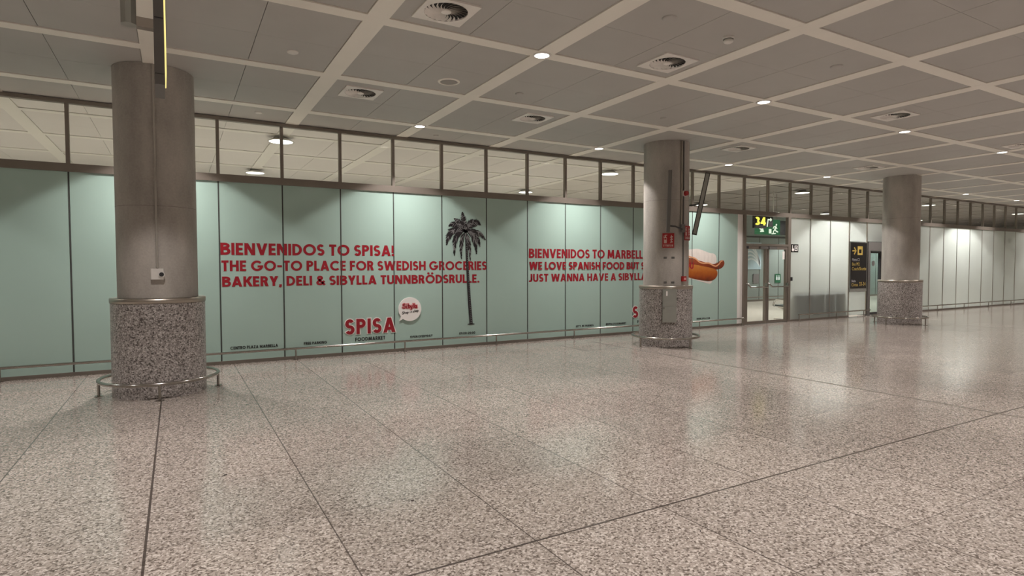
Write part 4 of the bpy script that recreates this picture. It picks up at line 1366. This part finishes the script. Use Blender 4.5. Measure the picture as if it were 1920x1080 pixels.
q = MB()
for st, w in (([(0.72, 0.04), (0.72, 0.19)], 0.13), ([(0.80, 0.03), (1.02, 0.05)], 0.03), ([(1.02, 0.30), (0.97, 0.17)], 0.075), ([(0.97, 0.18), (0.90, 0.12), (0.88, 0.04)], 0.04),
              ([(0.97, 0.17), (1.06, 0.12), (1.14, 0.10)], 0.04), ([(1.02, 0.28), (0.92, 0.28), (0.87, 0.21)], 0.03), ([(1.03, 0.27), (1.09, 0.21)], 0.03)):
    for qd in stroke_quads(st, w):
        q.slab_xz([(p.x, p.y) for p in qd][::-1], -0.036, -0.0305)
q.slab_xz([(1.05 + 0.035 * math.cos(2 * PI * k / 12), 0.345 + 0.035 * math.sin(2 * PI * k / 12)) for k in range(12)], -0.036, -0.0305)
q.obj('running_figure', M['lit_white'], t)
q = MB()
for st in ([(0.10, 0.24), (0.34, 0.12)], [(0.20, 0.10), (0.36, 0.11), (0.29, 0.25)]):
    for qd in stroke_quads(st, 0.05): q.slab_xz([(p.x, p.y) for p in qd][::-1], -0.036, -0.0305)
q.obj('arrow', M['lit_white'], t)
for xx in (0.2, 1.1):
    MB().tube([(xx, 0.005, 0.30), (xx, 0.005, ZC + 0.012 - 2.72)], 0.010, 8).obj('rod', M['steel'], t)
t = thing('security_camera', (17.30, 1.85, 3.33), 'small grey camera box hanging on a rod above the double door', 'camera')
MB().bevbox(0.0, 0.34, -0.06, 0.06, 0.0, 0.115, 0.01).obj('case', M['lightgrey'], t)
MB().tube([(0.1, 0.0, 0.115), (0.1, 0.0, ZC + 0.012 - 3.33)], 0.014, 8).obj('rod', M['plastic'], t)

t = thing('wall_art', (22.7, YB - 0.02, 1.5), 'pale blue and white swirling artwork on the far wall behind the door', 'artwork')
MB().box(0.0, 1.25, -0.01, 0.0, 0.0, 1.25).obj('board', M['art_blue'], t)
q = MB()
for k in range(5):
    st = [(0.06 + 1.1 * u / 10, 0.10 + 0.19 * k + 0.42 * math.sin(0.5 + 2.2 * u / 10) - 0.28 * (u / 10) ** 2 * (k + 1) * 0.5) for u in range(11)]
    for qd in stroke_quads(st, 0.07):
        q.slab_xz([(p.x, min(1.24, max(0.01, p.y))) for p in qd][::-1], -0.014, -0.0105)
q.obj('white_swirls', M['art_white'], t)
t = thing('toilet_sign', (24.98, YB - 0.015, 0.84), 'small green sign with two white figures on the far wall behind the door', 'sign')
MB().box(0.0, 0.42, -0.01, 0.0, 0.0, 0.43).obj('board', M['green'], t)
q = MB()
for cx in (0.13, 0.29):
    q.slab_xz([(cx + 0.035 * math.cos(2 * PI * k / 12), 0.33 + 0.035 * math.sin(2 * PI * k / 12)) for k in range(12)], -0.014, -0.0105)
    q.slab_xz([(cx - 0.05, 0.14), (cx + 0.05, 0.14), (cx + 0.05, 0.29), (cx - 0.05, 0.29)], -0.014, -0.0105)
q.obj('figures', M['art_white'], t)
tag(MB().box(23.4, 23.8, YB - 0.03, YB - 0.009, 0.84, 1.28).obj('notice_board', M['grey_poster']), 'grey notice on the far wall seen through the left door leaf', 'notice')

# bench behind the frosted panes
t = thing('waiting_bench', (15.85, 0.13, 0), 'row of dark seats with aluminium arms behind the frosted panes', 'bench')
MB().box(0.05, 2.62, 0.20, 0.28, 0.30, 0.36).obj('beam', M['chrome'], t)
for k in range(5):
    a = 0.03 + 0.525 * k
    q = MB()
    q.add([(a, 0.075, 0.40), (a + 0.49, 0.075, 0.40), (a + 0.49, 0.52, 0.43), (a, 0.52, 0.43), (a, 0.075, 0.43), (a + 0.49, 0.075, 0.43), (a + 0.49, 0.52, 0.46), (a, 0.52, 0.46)],
          [(0, 3, 2, 1), (4, 5, 6, 7), (0, 1, 5, 4), (1, 2, 6, 5), (2, 3, 7, 6), (3, 0, 4, 7)])
    q.obj('seat', M['seat'], t)
    q = MB()
    q.add([(a - 0.012, 0.03, 0.10), (a + 0.505, 0.03, 0.10), (a + 0.505, 0.07, 0.10), (a - 0.012, 0.07, 0.10), (a + 0.0, -0.08, 0.83), (a + 0.493, -0.08, 0.83), (a + 0.493, -0.04, 0.83), (a + 0.0, -0.04, 0.83)],
          [(0, 3, 2, 1), (4, 5, 6, 7), (0, 1, 5, 4), (1, 2, 6, 5), (2, 3, 7, 6), (3, 0, 4, 7)])
    q.obj('backrest', M['seat'], t)
for xx in (0.0, 2.65):
    MB().tube([(xx, 0.06, 0.40), (xx, 0.05, 0.58), (xx, 0.08, 0.61), (xx, 0.42, 0.63), (xx, 0.48, 0.61), (xx, 0.56, 0.43), (xx, 0.52, 0.41), (xx, 0.30, 0.39), (xx, 0.06, 0.40)], 0.023, 10).obj('armrest', M['chrome'], t)
    MB().tube([(xx, 0.36, 0.38), (xx, 0.20, 0.34), (xx, 0.09, 0.22), (xx, 0.05, 0.03), (xx, 0.05, 0.015)], 0.022, 10).obj('leg', M['chrome'], t)
    MB().tube([(xx, 0.05, 0.02), (xx, 0.52, 0.02)], 0.02, 10).obj('foot', M['chrome'], t)
